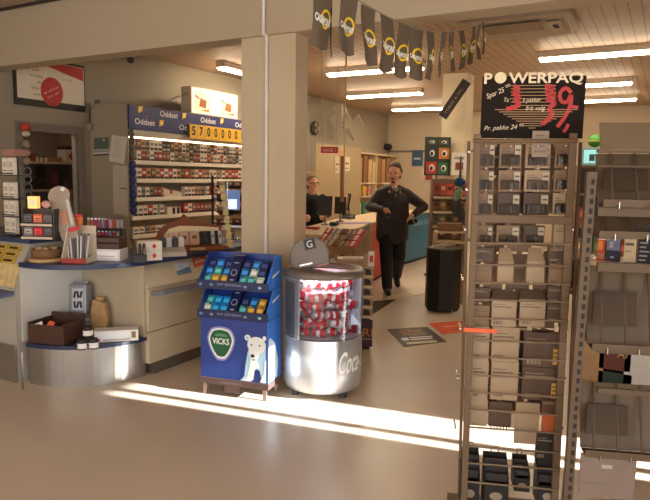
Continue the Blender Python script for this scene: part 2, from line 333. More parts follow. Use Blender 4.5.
def parcel(name, label, loc, dim, rot, pr):
    t = thing(name, label, 'package', loc, rot=rot); m = MB(); m.box((0, 0, dim[2] / 2), dim, GREYP); m.build('bag', t, .02)
    m = MB(); m.box((.01, -dim[1] / 2 - .002, dim[2] / 2), (dim[0] * .6, .004, dim[2] * .7), rgb(196, 196, 200)); 
    for k in range(6): m.box((-dim[0] * .15 + (k % 3) * dim[0] * .17 + .01, -dim[1] / 2 - .005, dim[2] * (.32 + .33 * (k // 3))), (dim[0] * .11, .003, dim[2] * .22), rgb(40, 40, 46), Mx.Rotation(rad(25 * (k % 2) - 10), 3, 'Y'))
    m.build('printed_panel', t); MB().box((0, 0, dim[2] + .008), (dim[0] * .85, .012, .02), GREYP).build('folded_top', t)
parcel('coffee_bag', 'upper grey coffee bag with dark print leaning in the niche', (-4.245, 3.44, NZ + .135), (.17, .09, .25), (rad(-8), rad(-4), rad(14)), 1)
parcel('coffee_bag', 'lower grey bag lying under the leaning bag in the niche', (-4.225, 3.445, NZ + .0), (.2, .13, .125), (0, 0, rad(12)), 0)
LIDB = rgb(28, 26, 26); JAR = M('jar_glass_dark', (60, 42, 38), .15)
def jar(u, v, z, label):
    d = onz(u, v, z); t = thing('jam_jar', label, 'jar', d); MB().lathe([(.0, .001), (.032, .001), (.035, .006), (.035, .055), (.028, .064)], JAR, n=18).build('jar_body', t)
    MB().lathe([(.0361, .012), (.0361, .05)], WHITE, n=18).build('paper_label', t); MB().lathe([(.031, .062), (.031, .078), (0, .079)], LIDB, n=18).build('lid', t)
    m = MB(); m.box((-.013, -.036, .03), (.02, .006, .006), INK); m.box((-.016, -.035, .04), (.012, .006, .004), INK); m.build('label_print', t)
jar(82.5, 345, NZ, 'jam jar with white label, left of the lower pair in niche'); jar(93.5, 344.2, NZ, 'jam jar with white label, right of the lower pair in niche')
jar(88, 332.5, NZ + .08, 'jam jar with white label stacked on the other two jars')
m = MB(); tp = [(-.06, 0), (.06, 0), (.08, .12), (.055, .25), (-.05, .28), (-.075, .15)]; m.prism([(x, 0, z) for x, z in tp], (0, .07, 0), M('straw_bag', (176, 138, 92), .8, var=.45, scale=35)); 
t = thing('straw_bag', 'crinkled straw coloured bag standing behind the jars', 'bag', (-4.05, 3.45, NZ), rad(20)); m.build('bag', t, .015); MB().box((0, .035, .28), (.06, .02, .03), M('straw_bag')).build('bag_top', t)
p = onz(121, 343, NZ); t = thing('white_carton', 'flat white carton with printed side at the niche front', 'carton', (-3.775, 3.39, NZ), rad(46))
m = MB(); m.box((0, 0, .045), (.32, .12, .088), WHITE); m.build('box', t, .003); m = MB(); m.box((-.02, -.061, .05), (.24, .002, .05), rgb(236, 236, 236)); m.box((-.13, -.062, .02), (.02, .002, .02), RED); m.box((.125, -.062, .05), (.03, .002, .05), rgb(150, 110, 70)); m.box((0, -.0625, .018), (.2, .002, .008), rgb(170, 170, 170)); m.build('printed_side', t)
# ------------------------------------------------------------------ goods on the kiosk counter
def spot(u, v, z=WT): return onz(u, v, z)
# round basket on wooden tray
p = spot(46, 262); p.y += .02; t = thing('basket', 'round brown basket on a light wooden tray', 'basket', p)
WICK = M('wicker', (122, 86, 54), .7, var=.5, scale=60)
MB().lathe([(0, .002), (.125, .002), (.13, .012), (.13, .026), (.12, .03), (0, .03)], M('light_wood', (186, 150, 104), .5, var=.2, scale=10)).build('tray', t)
MB().lathe([(.0, .031), (.095, .031), (.105, .06), (.108, .098), (.098, .1), (.095, .085), (0, .08)], WICK).build('basket_wall', t)
for k in range(9):
    a = k * .7; one(MB().ball((0, 0, 0), .022, rgb(196, 160, 120), 8, (1.3, .9, .6)), 'wrapped_sweet', 'wrapped caramel sweet lying in the round brown basket', 'sweet', p + V((.055 * math.cos(a) * (1 if k else 0), .055 * math.sin(a) * (1 if k else 0), .095 + .004 * (k % 3))), a, 'wrapped sweets in the basket')
# card display of straws / pens
p = spot(73, 263); t = thing('pen_display', 'white cardboard wedge display filled with silver pens', 'display', p + V((0, .07, 0)), rad(24))
m = MB(); prof = [(-.09, 0), (.09, 0), (.09, .05), (-.02, .19), (-.09, .26)]
m.prism([(-.10, y, z) for y, z in ((-.09, 0), (.09, 0), (.09, .30), (.02, .28), (-.09, .04))], (.006, 0, 0), CARD if 0 else rgb(226, 206, 180)); m.prism([(.085, y, z) for y, z in ((-.09, 0), (.09, 0), (.09, .06), (-.09, .03))], (.006, 0, 0), rgb(226, 206, 180))
m.b2((-.1, -.09, 0), (.09, .09, .006), rgb(226, 206, 180)); m.b2((-.1, -.093, 0), (.091, -.088, .035), M('red_patterned_card', (176, 60, 48), .6, var=.6, scale=60)); m.b2((-.1, .086, 0), (.09, .092, .27), rgb(200, 180, 156)); m.build('card_box', t)
m = MB(); m.box((-.06, .06, .31), (.12, .006, .07), M('orange_brand_card', (206, 104, 40), .6, var=.7, scale=30)); m.box((-.07, .055, .345), (.13, .006, .022), RED); m.build('header_card', t)
for k in range(13):
    x = -.07 + (k % 7) * .022 + .01 * (k // 7); y = -.03 + .035 * (k // 7)
    m = MB(); m.cyl((0, 0, 0), (-.045 + .008 * (k % 7) , .05, .185), .006, (rgb(206, 206, 210, rough=.3), rgb(226, 226, 230, rough=.3), rgb(90, 90, 100))[k % 3], n=8); m.cyl((-.045 + .008 * (k % 7), .05, .185), (-.05 + .009 * (k % 7), .055, .20), .004, rgb(90, 90, 100), n=8)
    one(m, 'pen', 'silver pen standing in the white cardboard wedge', 'pen', t.location + Mx.Rotation(rad(24), 3, 'Z') @ V((x, y, .01)), rad(24), 'pens in the wedge display')
# lighter rack
p = spot(103, 252); p = V((-4.2, 3.92, WT)); d = (p - CO).dot(FW)
p = atd(102.5, 248, 5.42); p.z = WT; t = thing('lighter_rack', 'two tier stepped rack of colourful lighters', 'rack', p, rad(24))
RKM = rgb(60, 54, 52)
MB().box((0, -.02, .05), (.34, .08, .10), RKM).build('lower_step', t, .003); MB().box((0, .06, .10), (.34, .06, .20), rgb(74, 64, 60)).build('upper_step', t, .003); MB().box((0, -.062, .10), (.34, .004, .012), CHROME).build('rail', t)
LC = [(206, 90, 60), (200, 190, 180), (170, 170, 176), (190, 120, 80), (200, 70, 60), (190, 40, 90), (176, 60, 110), (150, 150, 190), (170, 40, 60), (220, 190, 190)]
for r in range(2):
    for k in range(10):
        m = MB(); m.box((0, 0, .035), (.022, .012, .07), M('lighter_%d' % ((k + 3 * r) % 10), LC[(k + 3 * r) % 10], .3)); m.box((0, 0, .077), (.02, .011, .014), CHROME); m.box((.004, 0, .088), (.01, .01, .008), BLACK)
        q = t.location + Mx.Rotation(rad(24), 3, 'Z') @ V((-.148 + .033 * k, -.03 + .085 * r, .101 + .10 * r))
        one(m, 'lighter', ('colourful lighter on the lower step of the two tier rack', 'colourful lighter on the upper step of the two tier rack')[r], 'lighter', q, rad(24), ('lighters on the lower step', 'lighters on the upper step')[r])
# brown box on white boxes
q = atd(92, 262.5, 4.9); q.z = WT
for k, (lx, w, lab) in enumerate(((-.105, .205, 'left low white carton under the brown wooden box'), (.105, .205, 'right low white carton under the brown wooden box'))):
    m = MB(); m.box((0, 0, .044), (w, .16, .088), rgb(226, 220, 212)); m.box((-.0, -.081, .045), (w * .8, .002, .05), rgb(244, 242, 240)); m.box((0, -.082, .035), (w * .6, .002, .008), rgb(190, 180, 170))
    one(m, 'white_carton', lab, 'carton', q + Mx.Rotation(rad(24), 3, 'Z') @ V((lx + .03, .05, 0)), rad(24))
t = thing('wooden_box', 'brown slatted wooden box on two white cartons', 'box', q + Mx.Rotation(rad(24), 3, 'Z') @ V((.03, .05, .089)), rad(24))
for i in range(2): MB().box((0, -.075, .025 + .045 * i), (.40, .01, .038), DKWOOD).build('slat', t, .002); MB().box((0, .075, .025 + .045 * i), (.40, .01, .038), DKWOOD).build('slat', t, .002)
for s in (-1, 1): MB().box((s * .195, 0, .045), (.012, .15, .09), DKWOOD).build('end_board', t, .002)
MB().box((0, 0, .006), (.38, .14, .01), DKWOOD).build('bottom_board', t)
# boxes with red diamond
def diamond_box(label, u, v, z, w, h, dp, rz, dark=True):
    p = atd(u, v, (onz(u, v, WT) - CO).dot(FW)); p = onz(u, v, WT); p.z = z
    t = thing('diamond_carton', label, 'carton', p, rz); MB().box((0, dp / 2, h / 2), (w, dp, h), rgb(226, 214, 196)).build('box', t, .003)
    m = MB(); r = min(w, h) * .3; m.flat([(0, -r), (r * .8, 0), (0, r), (-r * .8, 0)], (w * .12, -.001, h / 2), (1, 0, 0), (0, 0, 1), RED); m.build('diamond_print', t)
    return t
P1 = onz(152, 261.5, WT); 
diamond_box('white carton with red diamond, lower of two on the blue worktop', 150, 261, WT, .165, .075, .12, rad(60))
diamond_box('white carton with red diamond, upper of two on the blue worktop', 150, 261, WT + .076, .165, .075, .12, rad(60))
t = thing('lip_balm_stand', 'low black stand of dark tubes by the red diamond cartons', 'stand', onz(142, 264, WT) + V((-.09, .05, 0)), rad(50))
MB().box((0, 0, .03), (.10, .07, .06), rgb(36, 30, 28)).build('tray', t, .003)
for k in range(6):
    m = MB(); m.cyl((0, 0, 0), (0, 0, .05 + .012 * (k % 2)), .011, (rgb(70, 40, 32), rgb(50, 30, 28), rgb(120, 90, 70))[k % 3], n=10); m.cyl((0, 0, .05 + .012 * (k % 2)), (0, 0, .07 + .012 * (k % 2)), .009, rgb(30, 26, 26), n=10)
    one(m, 'lip_balm', 'dark lip balm tube in the low black stand', 'lip balm', t.location + Mx.Rotation(rad(50), 3, 'Z') @ V((-.035 + .035 * (k % 3), -.015 + .03 * (k // 3), .061)), 0, 'tubes in the low black stand')
t = thing('arched_display', 'arched white card display with dark packets', 'display', onz(166, 257, WT) + V((-.02, .06, 0)), rad(55))
m = MB(); pts = [(-.11, 0), (.11, 0), (.11, .06)] + [(.09 * math.cos(rad(a)), .07 + .085 * math.sin(rad(a))) for a in range(0, 181, 20)] + [(-.11, .06)]
m.prism([(x, .05, z) for x, z in pts], (0, .008, 0), rgb(206, 190, 168)); m.build('back_card', t)
m = MB(); m.prism([(-.11, -.07, 0), (-.11, .05, 0), (-.11, .05, .09), (-.11, -.07, .035)], (.22, 0, 0), rgb(190, 176, 160)); m.build('tray', t)
m = MB(); m.ball((.0, .048, .11), .022, rgb(60, 46, 40), 10, (1, .1, 1)); m.ball((-.035, .048, .095), .012, rgb(60, 46, 40), 8, (1, .1, 1)); m.ball((.035, .048, .095), .012, rgb(60, 46, 40), 8, (1, .1, 1)); m.build('printed_emblem', t)
for k in range(4):
    one(MB().box((0, 0, .04), (.042, .02, .08), (rgb(40, 34, 34), rgb(196, 186, 176))[k % 2]), 'small_packet', 'small packet in the tray of the arched white display', 'packet', t.location + Mx.Rotation(rad(55), 3, 'Z') @ V((-.075 + .05 * k, -.02, .075)), rad(55), 'packets in the arched display')
# wooden bread-shaped display with books
t = thing('wooden_display', 'reddish brown wooden counter display with cream arch and packets', 'display', onz(192, 252, WT) + V((-.08, .08, 0)), rad(62))
BRW = M('reddish_wood', (134, 70, 38), .5, var=.2, scale=12)
m = MB(); arch = [(-.30, 0), (.30, 0), (.30, .21), (.16, .225), (.02, .25), (-.06, .32), (-.11, .26), (-.2, .24), (-.28, .19), (-.31, .12)]
m.prism([(x, .08, z) for x, z in arch], (0, .02, 0), BRW); m.build('back_board', t)
m = MB(); m.prism([(x, .078, z) for x, z in [(-.24, .05), (.27, .05), (.27, .19), (.1, .205), (-.1, .215), (-.2, .19), (-.25, .13)]], (0, -.004, 0), M('cream_card', (240, 214, 166), .6, var=.2)); m.build('cream_panel', t)
m = MB(); m.prism([(-.29, -.09, 0), (-.29, .08, 0), (-.29, .08, .055), (-.29, -.09, .035)], (.58, 0, 0), BRW); m.box((0, -.093, .02), (.14, .004, .022), rgb(214, 170, 110)); m.build('base_tray', t)
for k in range(9):
    c = [(214, 176, 140), (206, 160, 130), (206, 160, 130), (40, 34, 34), (60, 54, 52), (36, 32, 32), (200, 190, 180), (44, 40, 40), (190, 186, 180)][k]; w = .085 if k < 3 else .03
    x = (-.19 + .095 * k) if k < 3 else (.075 + .034 * (k - 3))
    m = MB(); m.box((0, 0, .06), (w, .02, .12), rgb(*c)); m.box((0, -.011, .07), (w * .5, .002, .03), rgb(*[int(q * .55) for q in c]))
    one(m, 'card_packet', 'flat packet standing in the reddish wooden display', 'packet', t.location + Mx.Rotation(rad(62), 3, 'Z') @ V((x, -.02, .048)), rad(62), 'packets in the wooden display', rot=(rad(-12), 0, rad(62)))
# string of small bags hanging on a stand
b = atd(224, 247, 5.75); t = thing('hanging_strip', 'pale yellow strip of small bags hanging above the counter end', 'strip', (b.x, b.y, WT + .0))
MB().cyl((0, 0, 0), (0, 0, .62), .006, CHROME).build('pole', t); MB().lathe([(0, 0), (.06, 0), (.06, .01), (0, .012)], rgb(60, 56, 54)).build('base', t)
for k in range(8): MB().box((.03 + .012 * (8 - k) - .08, -.02, .06 + .07 * k), (.055, .02, .062), M('yellow_sachet', (196, 176, 120), .5, var=.5, scale=40), Mx.Rotation(rad(14 - 3 * k), 3, 'Y')).build('sachet', t, .004)
# ------------------------------------------------------------------ left end of the counter: racks on the raised top
RT_ = 1.066
p = onz(33, 243, RT_); t = thing('gum_rack', 'two shelf chewing gum rack with orange and red packs', 'rack', (p.x - .05, p.y + .12, RT_), rad(26))
for z in (.012, .11): MB().prism([(-.12, -.06, z), (-.12, .06, z + .02), (-.12, .06, z + .03), (-.12, -.06, z + .012)], (.24, 0, 0), rgb(120, 110, 100)).build('shelf', t); 
for z in (.012, .11): MB().box((0, -.063, z + .012), (.24, .005, .016), rgb(206, 186, 160)).build('price_rail', t)
for s in (-1, 1): MB().box((s * .12, .02, .12), (.008, .11, .24), rgb(64, 56, 52)).build('side', t)
MB().box((0, .07, .12), (.24, .006, .24), rgb(70, 60, 54)).build('back', t)
gc = [(70, 66, 64), (206, 96, 60), (78, 70, 66), (130, 120, 112), (178, 34, 40), (70, 60, 56)]
for r in range(2):
    for k in range(3):
        m = MB(); m.box((0, 0, .032), (.068, .05, .064), rgb(*gc[k + 3 * r])); m.box((0, -.026, .035), (.05, .002, .03), rgb(*[min(255, int(q * 1.45)) for q in gc[k + 3 * r]])); m.box((0, -.027, .03), (.03, .002, .008), rgb(40, 36, 36))
        one(m, 'gum_pack', ('grey gum pack, left on the %s gum shelf', 'bright gum pack, middle of the %s gum shelf', 'dark gum pack, right on the %s gum shelf')[k] % ('upper', 'lower')[r], 'gum', t.location + Mx.Rotation(rad(26), 3, 'Z') @ V((-.076 + .076 * k, -.015, (.137, .038)[r])), rad(26))
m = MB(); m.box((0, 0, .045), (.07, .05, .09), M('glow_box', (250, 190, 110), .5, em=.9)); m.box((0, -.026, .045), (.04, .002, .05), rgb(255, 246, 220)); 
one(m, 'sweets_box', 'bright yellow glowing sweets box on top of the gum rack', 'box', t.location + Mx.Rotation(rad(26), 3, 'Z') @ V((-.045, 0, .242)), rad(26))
m = MB(); m.ball((0, 0, .03), .04, M('pink_sachet', (206, 160, 150), .5, var=.5, scale=30), 10, (1.2, .6, .75)); one(m, 'pink_bag', 'crumpled pink sweets bag on top of the gum rack', 'bag', t.location + Mx.Rotation(rad(26), 3, 'Z') @ V((.045, .01, .242)), 0)
# leaning promotional standee
q = onz(46, 243, RT_); t = thing('card_standee', 'leaning printed card standee with round top behind the pens', 'standee', (q.x + .02, q.y + .16, RT_), rot=(rad(-6), rad(-13), rad(30)))
m = MB(); pts = [(-.02, 0), (.11, 0), (.10, .3)] + [(.03 + .085 * math.cos(rad(a)), .34 + .075 * math.sin(rad(a))) for a in range(0, 181, 20)] + [(-.05, .3)]
m.prism([(x, 0, z) for x, z in pts], (0, .006, 0), M('standee_card', (160, 142, 124), .6, var=.25, scale=20)); m.build('card', t)
m = MB(); m.box((.035, -.004, .17), (.05, .003, .1), rgb(196, 130, 96)); m.box((.085, -.004, .2), (.022, .004, .2), rgb(196, 190, 186)); m.box((.09, -.005, .07), (.09, .004, .03), RED); m.ball((.07, -.004, .385), .018, WHITE, 10, (1, .15, 1)); m.build('printed_panel', t)
# narrow revolving card rack at far left
p = onz(10, 240, RT_); t = thing('card_spinner', 'narrow wire spinner with white card packets at left edge', 'rack', (p.x - .07, p.y + .16, RT_))
MB().cyl((0, 0, 0), (0, 0, .68), .01, rgb(50, 46, 44)).build('pole', t); MB().lathe([(0, 0), (.1, 0), (.1, .012), (0, .014)], rgb(50, 46, 44)).build('base', t); MB().box((0, -.02, .66), (.15, .1, .05), rgb(160, 110, 100)).build('top_sign', t)
for k, z in enumerate((.03, .17, .31, .49)):
    w = MB(); w.box((0, -.06, z - .006), (.16, .08, .006), rgb(40, 36, 34)); w.box((0, -.1, z + .01), (.16, .004, .008), rgb(40, 36, 34)); w.build('wire_pocket', t)
for k, (z, h) in enumerate(((.03, .13), (.17, .12), (.31, .12), (.49, .13))):
    for s in (-1, 1):
        m = MB(); m.box((0, 0, h / 2), (.065, .03, h), rgb(222, 210, 190)); m.box((0, -.016, h * .6), (.045, .002, h * .3), rgb(186, 176, 160)); m.box((0, -.016, h * .25), (.04, .002, .006), INK)
        one(m, 'card_packet', 'white card packet in the narrow wire spinner at the left edge', 'packet', t.location + V((s * .036, -.07, z)), 0, 'white packets in the wire spinner')
K1 = set(bpy.data.objects) - K0
for o in K1:
    if o.parent is not None or o.get('kind') == 'structure': continue
    z = o.location.z; o.location += V((.12, -.10, 0))
    if o.name.startswith(('corner_display', 'sweets_counter', 'straight_counter')): o.scale.z = 1.025
    elif o.name.startswith('worktop') or z > .7: o.location.z += .0235
    elif z > .2: o.location.z += .008
o = None
bpy.context.view_layer.update()
# hanging string of ornaments by the back room door frame
o = onX(25.5, 127, XL + .09); t = thing('ornament_string', 'string of round ornaments with red figure hanging by door frame', 'decoration', o)
MB().cyl((0, 0, .03), (0, 0, -.86), .004, rgb(70, 64, 58)).build('cord', t)
m = MB(); m.ball((0, 0, 0), .06, rgb(190, 60, 44), 10, (1, 1, .9)); m.ball((.03, -.02, -.08), .05, rgb(206, 190, 176), 10, (1, 1, .7)); m.build('red_figure', t)
for k in range(3): MB().ball((0, 0, -.2 - .1 * k), .05, rgb(150, 132, 110), 10).build('wooden_ball', t)
for k in range(4):
    m = MB(); z = -.52 - .095 * k; m.lathe([(.045, -.01), (.055, 0), (.045, .01), (.032, 0), (.045, -.01)], rgb(120, 112, 108), n=14); v2 = []
    for i, v_ in enumerate(m.v): v2.append((v_[0], v_[2] , v_[1] + z))
    m.v = [(a * .85 + b * .2, a * .5, c) for a, b, c in v2]; m.build('ring', t)
MB().cyl((0, 0, .03), (-.09, 0, .03), .005, CHROME).build('hook', t)
# poster on the left wall, above the opening
y0, y1 = onX(14.5, 90, XL + .03).y, onX(85, 90, XL + .03).y; z0 = 2.395; z1 = 2.985
t = thing('wall_poster', 'framed white poster with red corner band and red round badge', 'poster', (XL + .004, (y0 + y1) / 2, z0)); Lp = y1 - y0
m = MB(); m.b2((0, -Lp / 2, 0), (.03, Lp / 2, z1 - z0), rgb(44, 40, 32)); m.build('frame', t, .004)
X_, Y_ = (0, 1, 0), (0, 0, 1); o = V((.031, -Lp / 2, 0)); Hh = z1 - z0
m = MB(); PW = M('poster_white', (222, 208, 184), .6, var=.03)
m.flat([(.03, .08), (Lp - .02, .08), (Lp - .02, Hh - .03), (.03, Hh - .03)], o, X_, Y_, PW)
m.flat([(.18, Hh - .035), (Lp - .03, Hh - .2), (Lp - .03, Hh - .035)], o, X_, Y_, rgb(186, 34, 38), .002)
m.text('lotto', o + V((0, Lp - .34, Hh - .135)), X_, (0, -.2, 1), .07, WHITE, w=.24); m.text('vinderne på bordet', o + V((0, .42, Hh - .095)), X_, Y_, .022, rgb(226, 180, 170))
for k, (s, x) in enumerate((('Husk at spille', .06), ('til lørdag', .2), ('din', .3), ('lykke', .22), ('nummer', .24))): m.text(s, o + V((0, x, (.42 - .072 * k))), X_, Y_, .035, rgb(90, 80, 70))
m.text('vi deler gevinst', o + V((0, .66, .43)), X_, Y_, .03, rgb(150, 140, 130)); m.text('se mere', o + V((0, .66, .36)), X_, Y_, .03, rgb(150, 140, 130))
m.flat([(.50 + .16 * math.cos(i * .2618), .20 + .175 * math.sin(i * .2618)) for i in range(24)], o, X_, Y_, rgb(186, 34, 38), .003)
m.text('30 millioner', o + V((.003, .39, .15)), (0, 1, .55), (0, -.55, 1), .028, rgb(226, 190, 180), w=.24); m.text('hver uge', o + V((.003, .44, .11)), (0, 1, .55), (0, -.55, 1), .025, rgb(226, 190, 180), w=.18)
m.build('printed_sheet', t)
# papers pinned on the grey end panel
pd = (EP[1] - EP[0]).normalized(); pn = V((pd.y, -pd.x, 0))
def onpanel(u, v): r = ray(u, v); return CO + r * ((EP[0] - CO).dot(pn) / r.dot(pn)) + pn * .003
def sheet(name, label, quad, mat, lines, cat='paper', extra=None):
    pts = [onpanel(*q) for q in quad]; c = sum(pts, V((0, 0, 0))) / len(pts); m = MB(); m.prism([p - c for p in pts], -pn * .002, mat)
    m.poly([p - c + pn * .0005 for p in pts], mat)
    xd = (pts[1] - pts[0]); yd = (pts[0] - pts[3]); o = pts[3] - c + pn * .001
    for a, b, w, h, mt in lines: m.poly([o + xd * a + yd * b, o + xd * (a + w) + yd * b, o + xd * (a + w) + yd * (b + h), o + xd * a + yd * (b + h)], mt)
    return one(m, name, label, cat, c)
GR = rgb(150, 140, 124)
sheet('wall_calendar', 'green topped wall calendar on the grey panel', [(94, 138), (109, 137), (109, 155), (94, 156)], rgb(180, 172, 156), [(0, .35, 1, .65, rgb(62, 78, 52)), (.0, .2, 1, .1, rgb(120, 130, 110)), (0, 0, 1, .08, INK), (.6, .8, .12, .1, rgb(220, 210, 190))], 'calendar')
sheet('hanging_notice', 'white notice paper pinned slightly tilted, upper of two', [(112, 135), (127.5, 137), (124, 164), (109, 161)], rgb(206, 190, 166), [(.15, .85 - .09 * k, .6 - .1 * (k % 3), .02, GR) for k in range(8)])
sheet('hanging_notice', 'long notice paper hanging below the tilted white notice', [(113, 165), (127.5, 166), (128, 216), (113.5, 213)], rgb(186, 166, 140), [(.2, .9 - .06 * k, .5 - .1 * (k % 2), .008, GR) for k in range(4)] + [(.45, .52, .5, .02, rgb(60, 54, 48)), (.3, .6, .5, .01, GR)])
# back room shelving seen through the opening
sx0 = XL - 1.02
for k, z in enumerate((1.36, 1.755)):
    t = thing('wall_shelf', ('lower plain shelf board in the dark back room', 'upper plain shelf board in the dark back room')[k], 'shelf', (sx0, 5.9, z))
    MB().b2((-.42, -.72, -.03), (0, .42, 0), rgb(190, 160, 124)).build('shelf_board', t)
    for y in (-.5, .2): MB().b2((-.42, y, -.16), (-.40, y + .02, -.03), rgb(120, 110, 100)).build('bracket', t)
def backgood(name, label, cat, u, z, w, h, col, dpt=.12, extra=None):
    p = onX(u, 160, sx0 - .15); m = MB(); m.box((0, 0, h / 2), (dpt, w, h), rgb(*col))
    if extra: extra(m, w, h, dpt)
    return one(m, name, label, cat, (p.x, p.y, z))
def dia(m, w, h, dp): m.flat([(0, -h * .38), (w * .3, 0), (0, h * .38), (-w * .3, 0)], (dp / 2, 0, h / 2), (0, 1, 0), (0, 0, 1), RED)
backgood('diamond_carton', 'white carton with red diamond on the upper back room shelf', 'carton', 67.5, 1.755, .20, .19, (206, 190, 168), .2, dia)
backgood('dark_carton', 'dark flat carton on the white red diamond carton', 'carton', 67.5, 1.946, .19, .05, (60, 48, 40), .2)
for k, u in enumerate((37, 41.5, 46)): 
    p = onX(u, 160, sx0 - .1); m = MB(); m.cyl((0, 0, 0), (0, 0, .06), .022, rgb(206, 180, 140), n=10); m.cyl((0, 0, .06), (0, 0, .075), .012, rgb(120, 90, 60), n=10); one(m, 'small_bottle', 'small pale bottle on the upper back room shelf', 'bottle', (p.x, p.y, 1.755), 0, 'pale bottles on the back room shelf')
backgood('red_box', 'narrow reddish box at the left of the upper back room shelf', 'box', 31.5, 1.755, .06, .12, (120, 60, 44))
backgood('brown_box', 'low brown box beside the small bottles in the back room', 'box', 54, 1.755, .18, .07, (150, 110, 70))
backgood('dark_machine_box', 'dark brown box with reddish side on the lower back room shelf', 'box', 48, 1.36, .24, .32, (70, 46, 36), .2, lambda m, w, h, d: m.box((d / 2, w * .1, h * .45), (.004, w * .4, h * .5), rgb(110, 50, 40)))
backgood('dark_bag', 'dark rounded bag at the left of the lower back room shelf', 'bag', 35, 1.36, .2, .16, (48, 40, 34), .2)
backgood('grey_tool', 'grey tool case at the right of the lower back room shelf', 'case', 66, 1.36, .22, .12, (92, 74, 58), .2)
p = onX(72, 195, sx0 + .02); one(MB().box((0, 0, -.14), (.006, .24, .28), rgb(176, 146, 112)), 'hanging_sheet', 'plain sheet of card hanging from the lower back room shelf', 'paper', (sx0 + .006, p.y, 1.36))
# security camera up on the left wall, under the beam
p = onX(125, 58, XL); t = thing('security_camera', 'small dark security camera on the left wall under beam', 'camera', (XL, p.y, p.z))
MB().cyl((0, 0, .03), (.08, 0, .03), .025, WHITE).build('bracket', t); MB().cyl((.06, .03, .0), (.16, -.05, -.05), .045, BLACK, n=14).build('camera_body', t); MB().cyl((.16, -.05, -.05), (.175, -.062, -.057), .03, rgb(60, 60, 66), n=14).build('lens', t)
# small wall bracket with cable above the calendar
p = onpanel(93, 104); t = thing('wall_bracket', 'small grey alarm box with cable at grey panel edge', 'alarm box', (p.x - .03, p.y - .03, p.z))
MB().box((0, 0, -.02), (.12, .05, .06), GREYMET).build('box', t); MB().cyl((0, 0, -.05), (0, 0, -.35), .01, rgb(80, 74, 66)).build('cable', t); MB().box((0, 0, -.3), (.09, .04, .09), rgb(150, 140, 124)).build('lower_box', t)
for k in (0, 1): MB().cyl((.12 + .05 * k, 0, 0), (.12 + .05 * k, 0, .04), .018, rgb(90, 80, 70)).build('knob', t)
# ------------------------------------------------------------------ wall shelving with packs
UX, UY0, UY1 = -6.30, 5.98, 8.95
NV = M('header_navy', (34, 44, 104), .4); SHW = M('shelf_white', (222, 210, 190), .5)
t = thing('wall_shelving', 'white wall shelving full of packs under a navy header board', 'shelf unit', (-6.7, (UY0 + UY1) / 2, 0)); oc = V(t.location)
def W2(m, a, b, mat): return m.b2(V(a) - oc, V(b) - oc, mat)
W2(MB(), (-6.74, UY0, 0), (-6.70, UY1, 2.2), M('unit_back', (206, 186, 156), .6)).build('back_panel', t)
SHZ = [.76, 1.01, 1.265, 1.52, 1.765]
for z in SHZ:
    s = W2(MB(), (-6.69, UY0, z - .03), (UX, UY1, z - .003), SHW).build('shelf', t); W2(MB(), (UX, UY0, z - .035), (UX + .012, UY1, z + .02), M('price_rail_white', (236, 226, 206), .4)).build('price_rail', s)
W2(MB(), (-6.69, UY0, .0), (UX - .05, UY1, .72), M('unit_base', (150, 128, 100), .6)).build('base_cabinet', t)
W2(MB(), (-6.69, UY0, 2.10), (UX, UY1, 2.19), SHW).build('canopy', t)
W2(MB(), (UX - .08, UY0 + .05, 2.085), (UX - .03, UY1, 2.098), M('strip_light', (255, 220, 170), .5, em=12.0)).build('strip_light', t)
hb = W2(MB(), (-6.6, UY0 - .04, 2.19), (UX + .03, UY1, 2.51), NV)
X_, Z_ = (0, 1, 0), (0, 0, 1)
def hx(u, z): return V((UX + .032, onX(u, 120, UX + .03).y, z)) - oc
ICON = [(0, 0), (.08, .03), (.09, .1), (.01, .09)]
PWH = rgb(240, 238, 235)
for u, z, wd_ in ((160, 2.405, .36), (200.5, 2.395, .36), (235, 2.39, .4), (134.5, 2.265, .37), (179, 2.25, .42)): hb.text('Oddset', hx(u, z), X_, Z_, .075, PWH, w=wd_, bold=.012); hb.flat([(.2, .1), (.225, .1), (.225, .125), (.2, .125)], hx(u, z), X_, Z_, RED)
for u, z in ((138, 2.41), (182, 2.40), (220, 2.40), (159, 2.26)): hb.flat(ICON, hx(u, z), X_, Z_, YEL); hb.flat([(.03, .03), (.06, .04), (.06, .07), (.03, .065)], hx(u, z), X_, Z_, rgb(235, 235, 225), .003)
hb.build('header_board', t)
nb = W2(MB(), (UX + .06, 7.02, 2.15), (UX + .07, 8.6, 2.335), rgb(60, 50, 30)).build('number_board', t)
for k, ch in enumerate('57000000'):
    y = 7.06 + .171 * k; x = UX + .072 + .0
    m = MB(); W2(m, (x, y, 2.14), (x + .012, y + .162, 2.345), M('number_yellow', (238, 186, 52), .45, var=.12, scale=16)); m.text(ch, V((x + .013, y + .08, 2.19)) - oc, X_, Z_, .125, INK, w=.075 if ch != '7' else .08, align='C', bold=.03); m.build('number_card', nb)
m = MB()
for k in range(7): m.ball(V((UX + .05, UY0 - .01, 1.12 + .1 * k)) - oc, .07, M('blue_garland', (44, 48, 96), .5, var=.4, scale=20), 8, (.6, .8, 1))
m.build('blue_side_strip', t)
m = MB()
for k in range(4): m.ball(V((UX + .05, UY0 - .02, 1.86 + .09 * k)) - oc, .06, M('dark_garland', (92, 84, 74), .5, var=.4, scale=20), 8, (.6, .8, 1))
m.build('grey_side_strip', t)
PC = {'dark red': (150, 50, 44), 'white': (232, 222, 208), 'brown': (132, 86, 62), 'black': (40, 34, 32), 'red and white': (190, 70, 62), 'tan': (196, 156, 116), 'grey': (142, 136, 130)}
PROT = {}
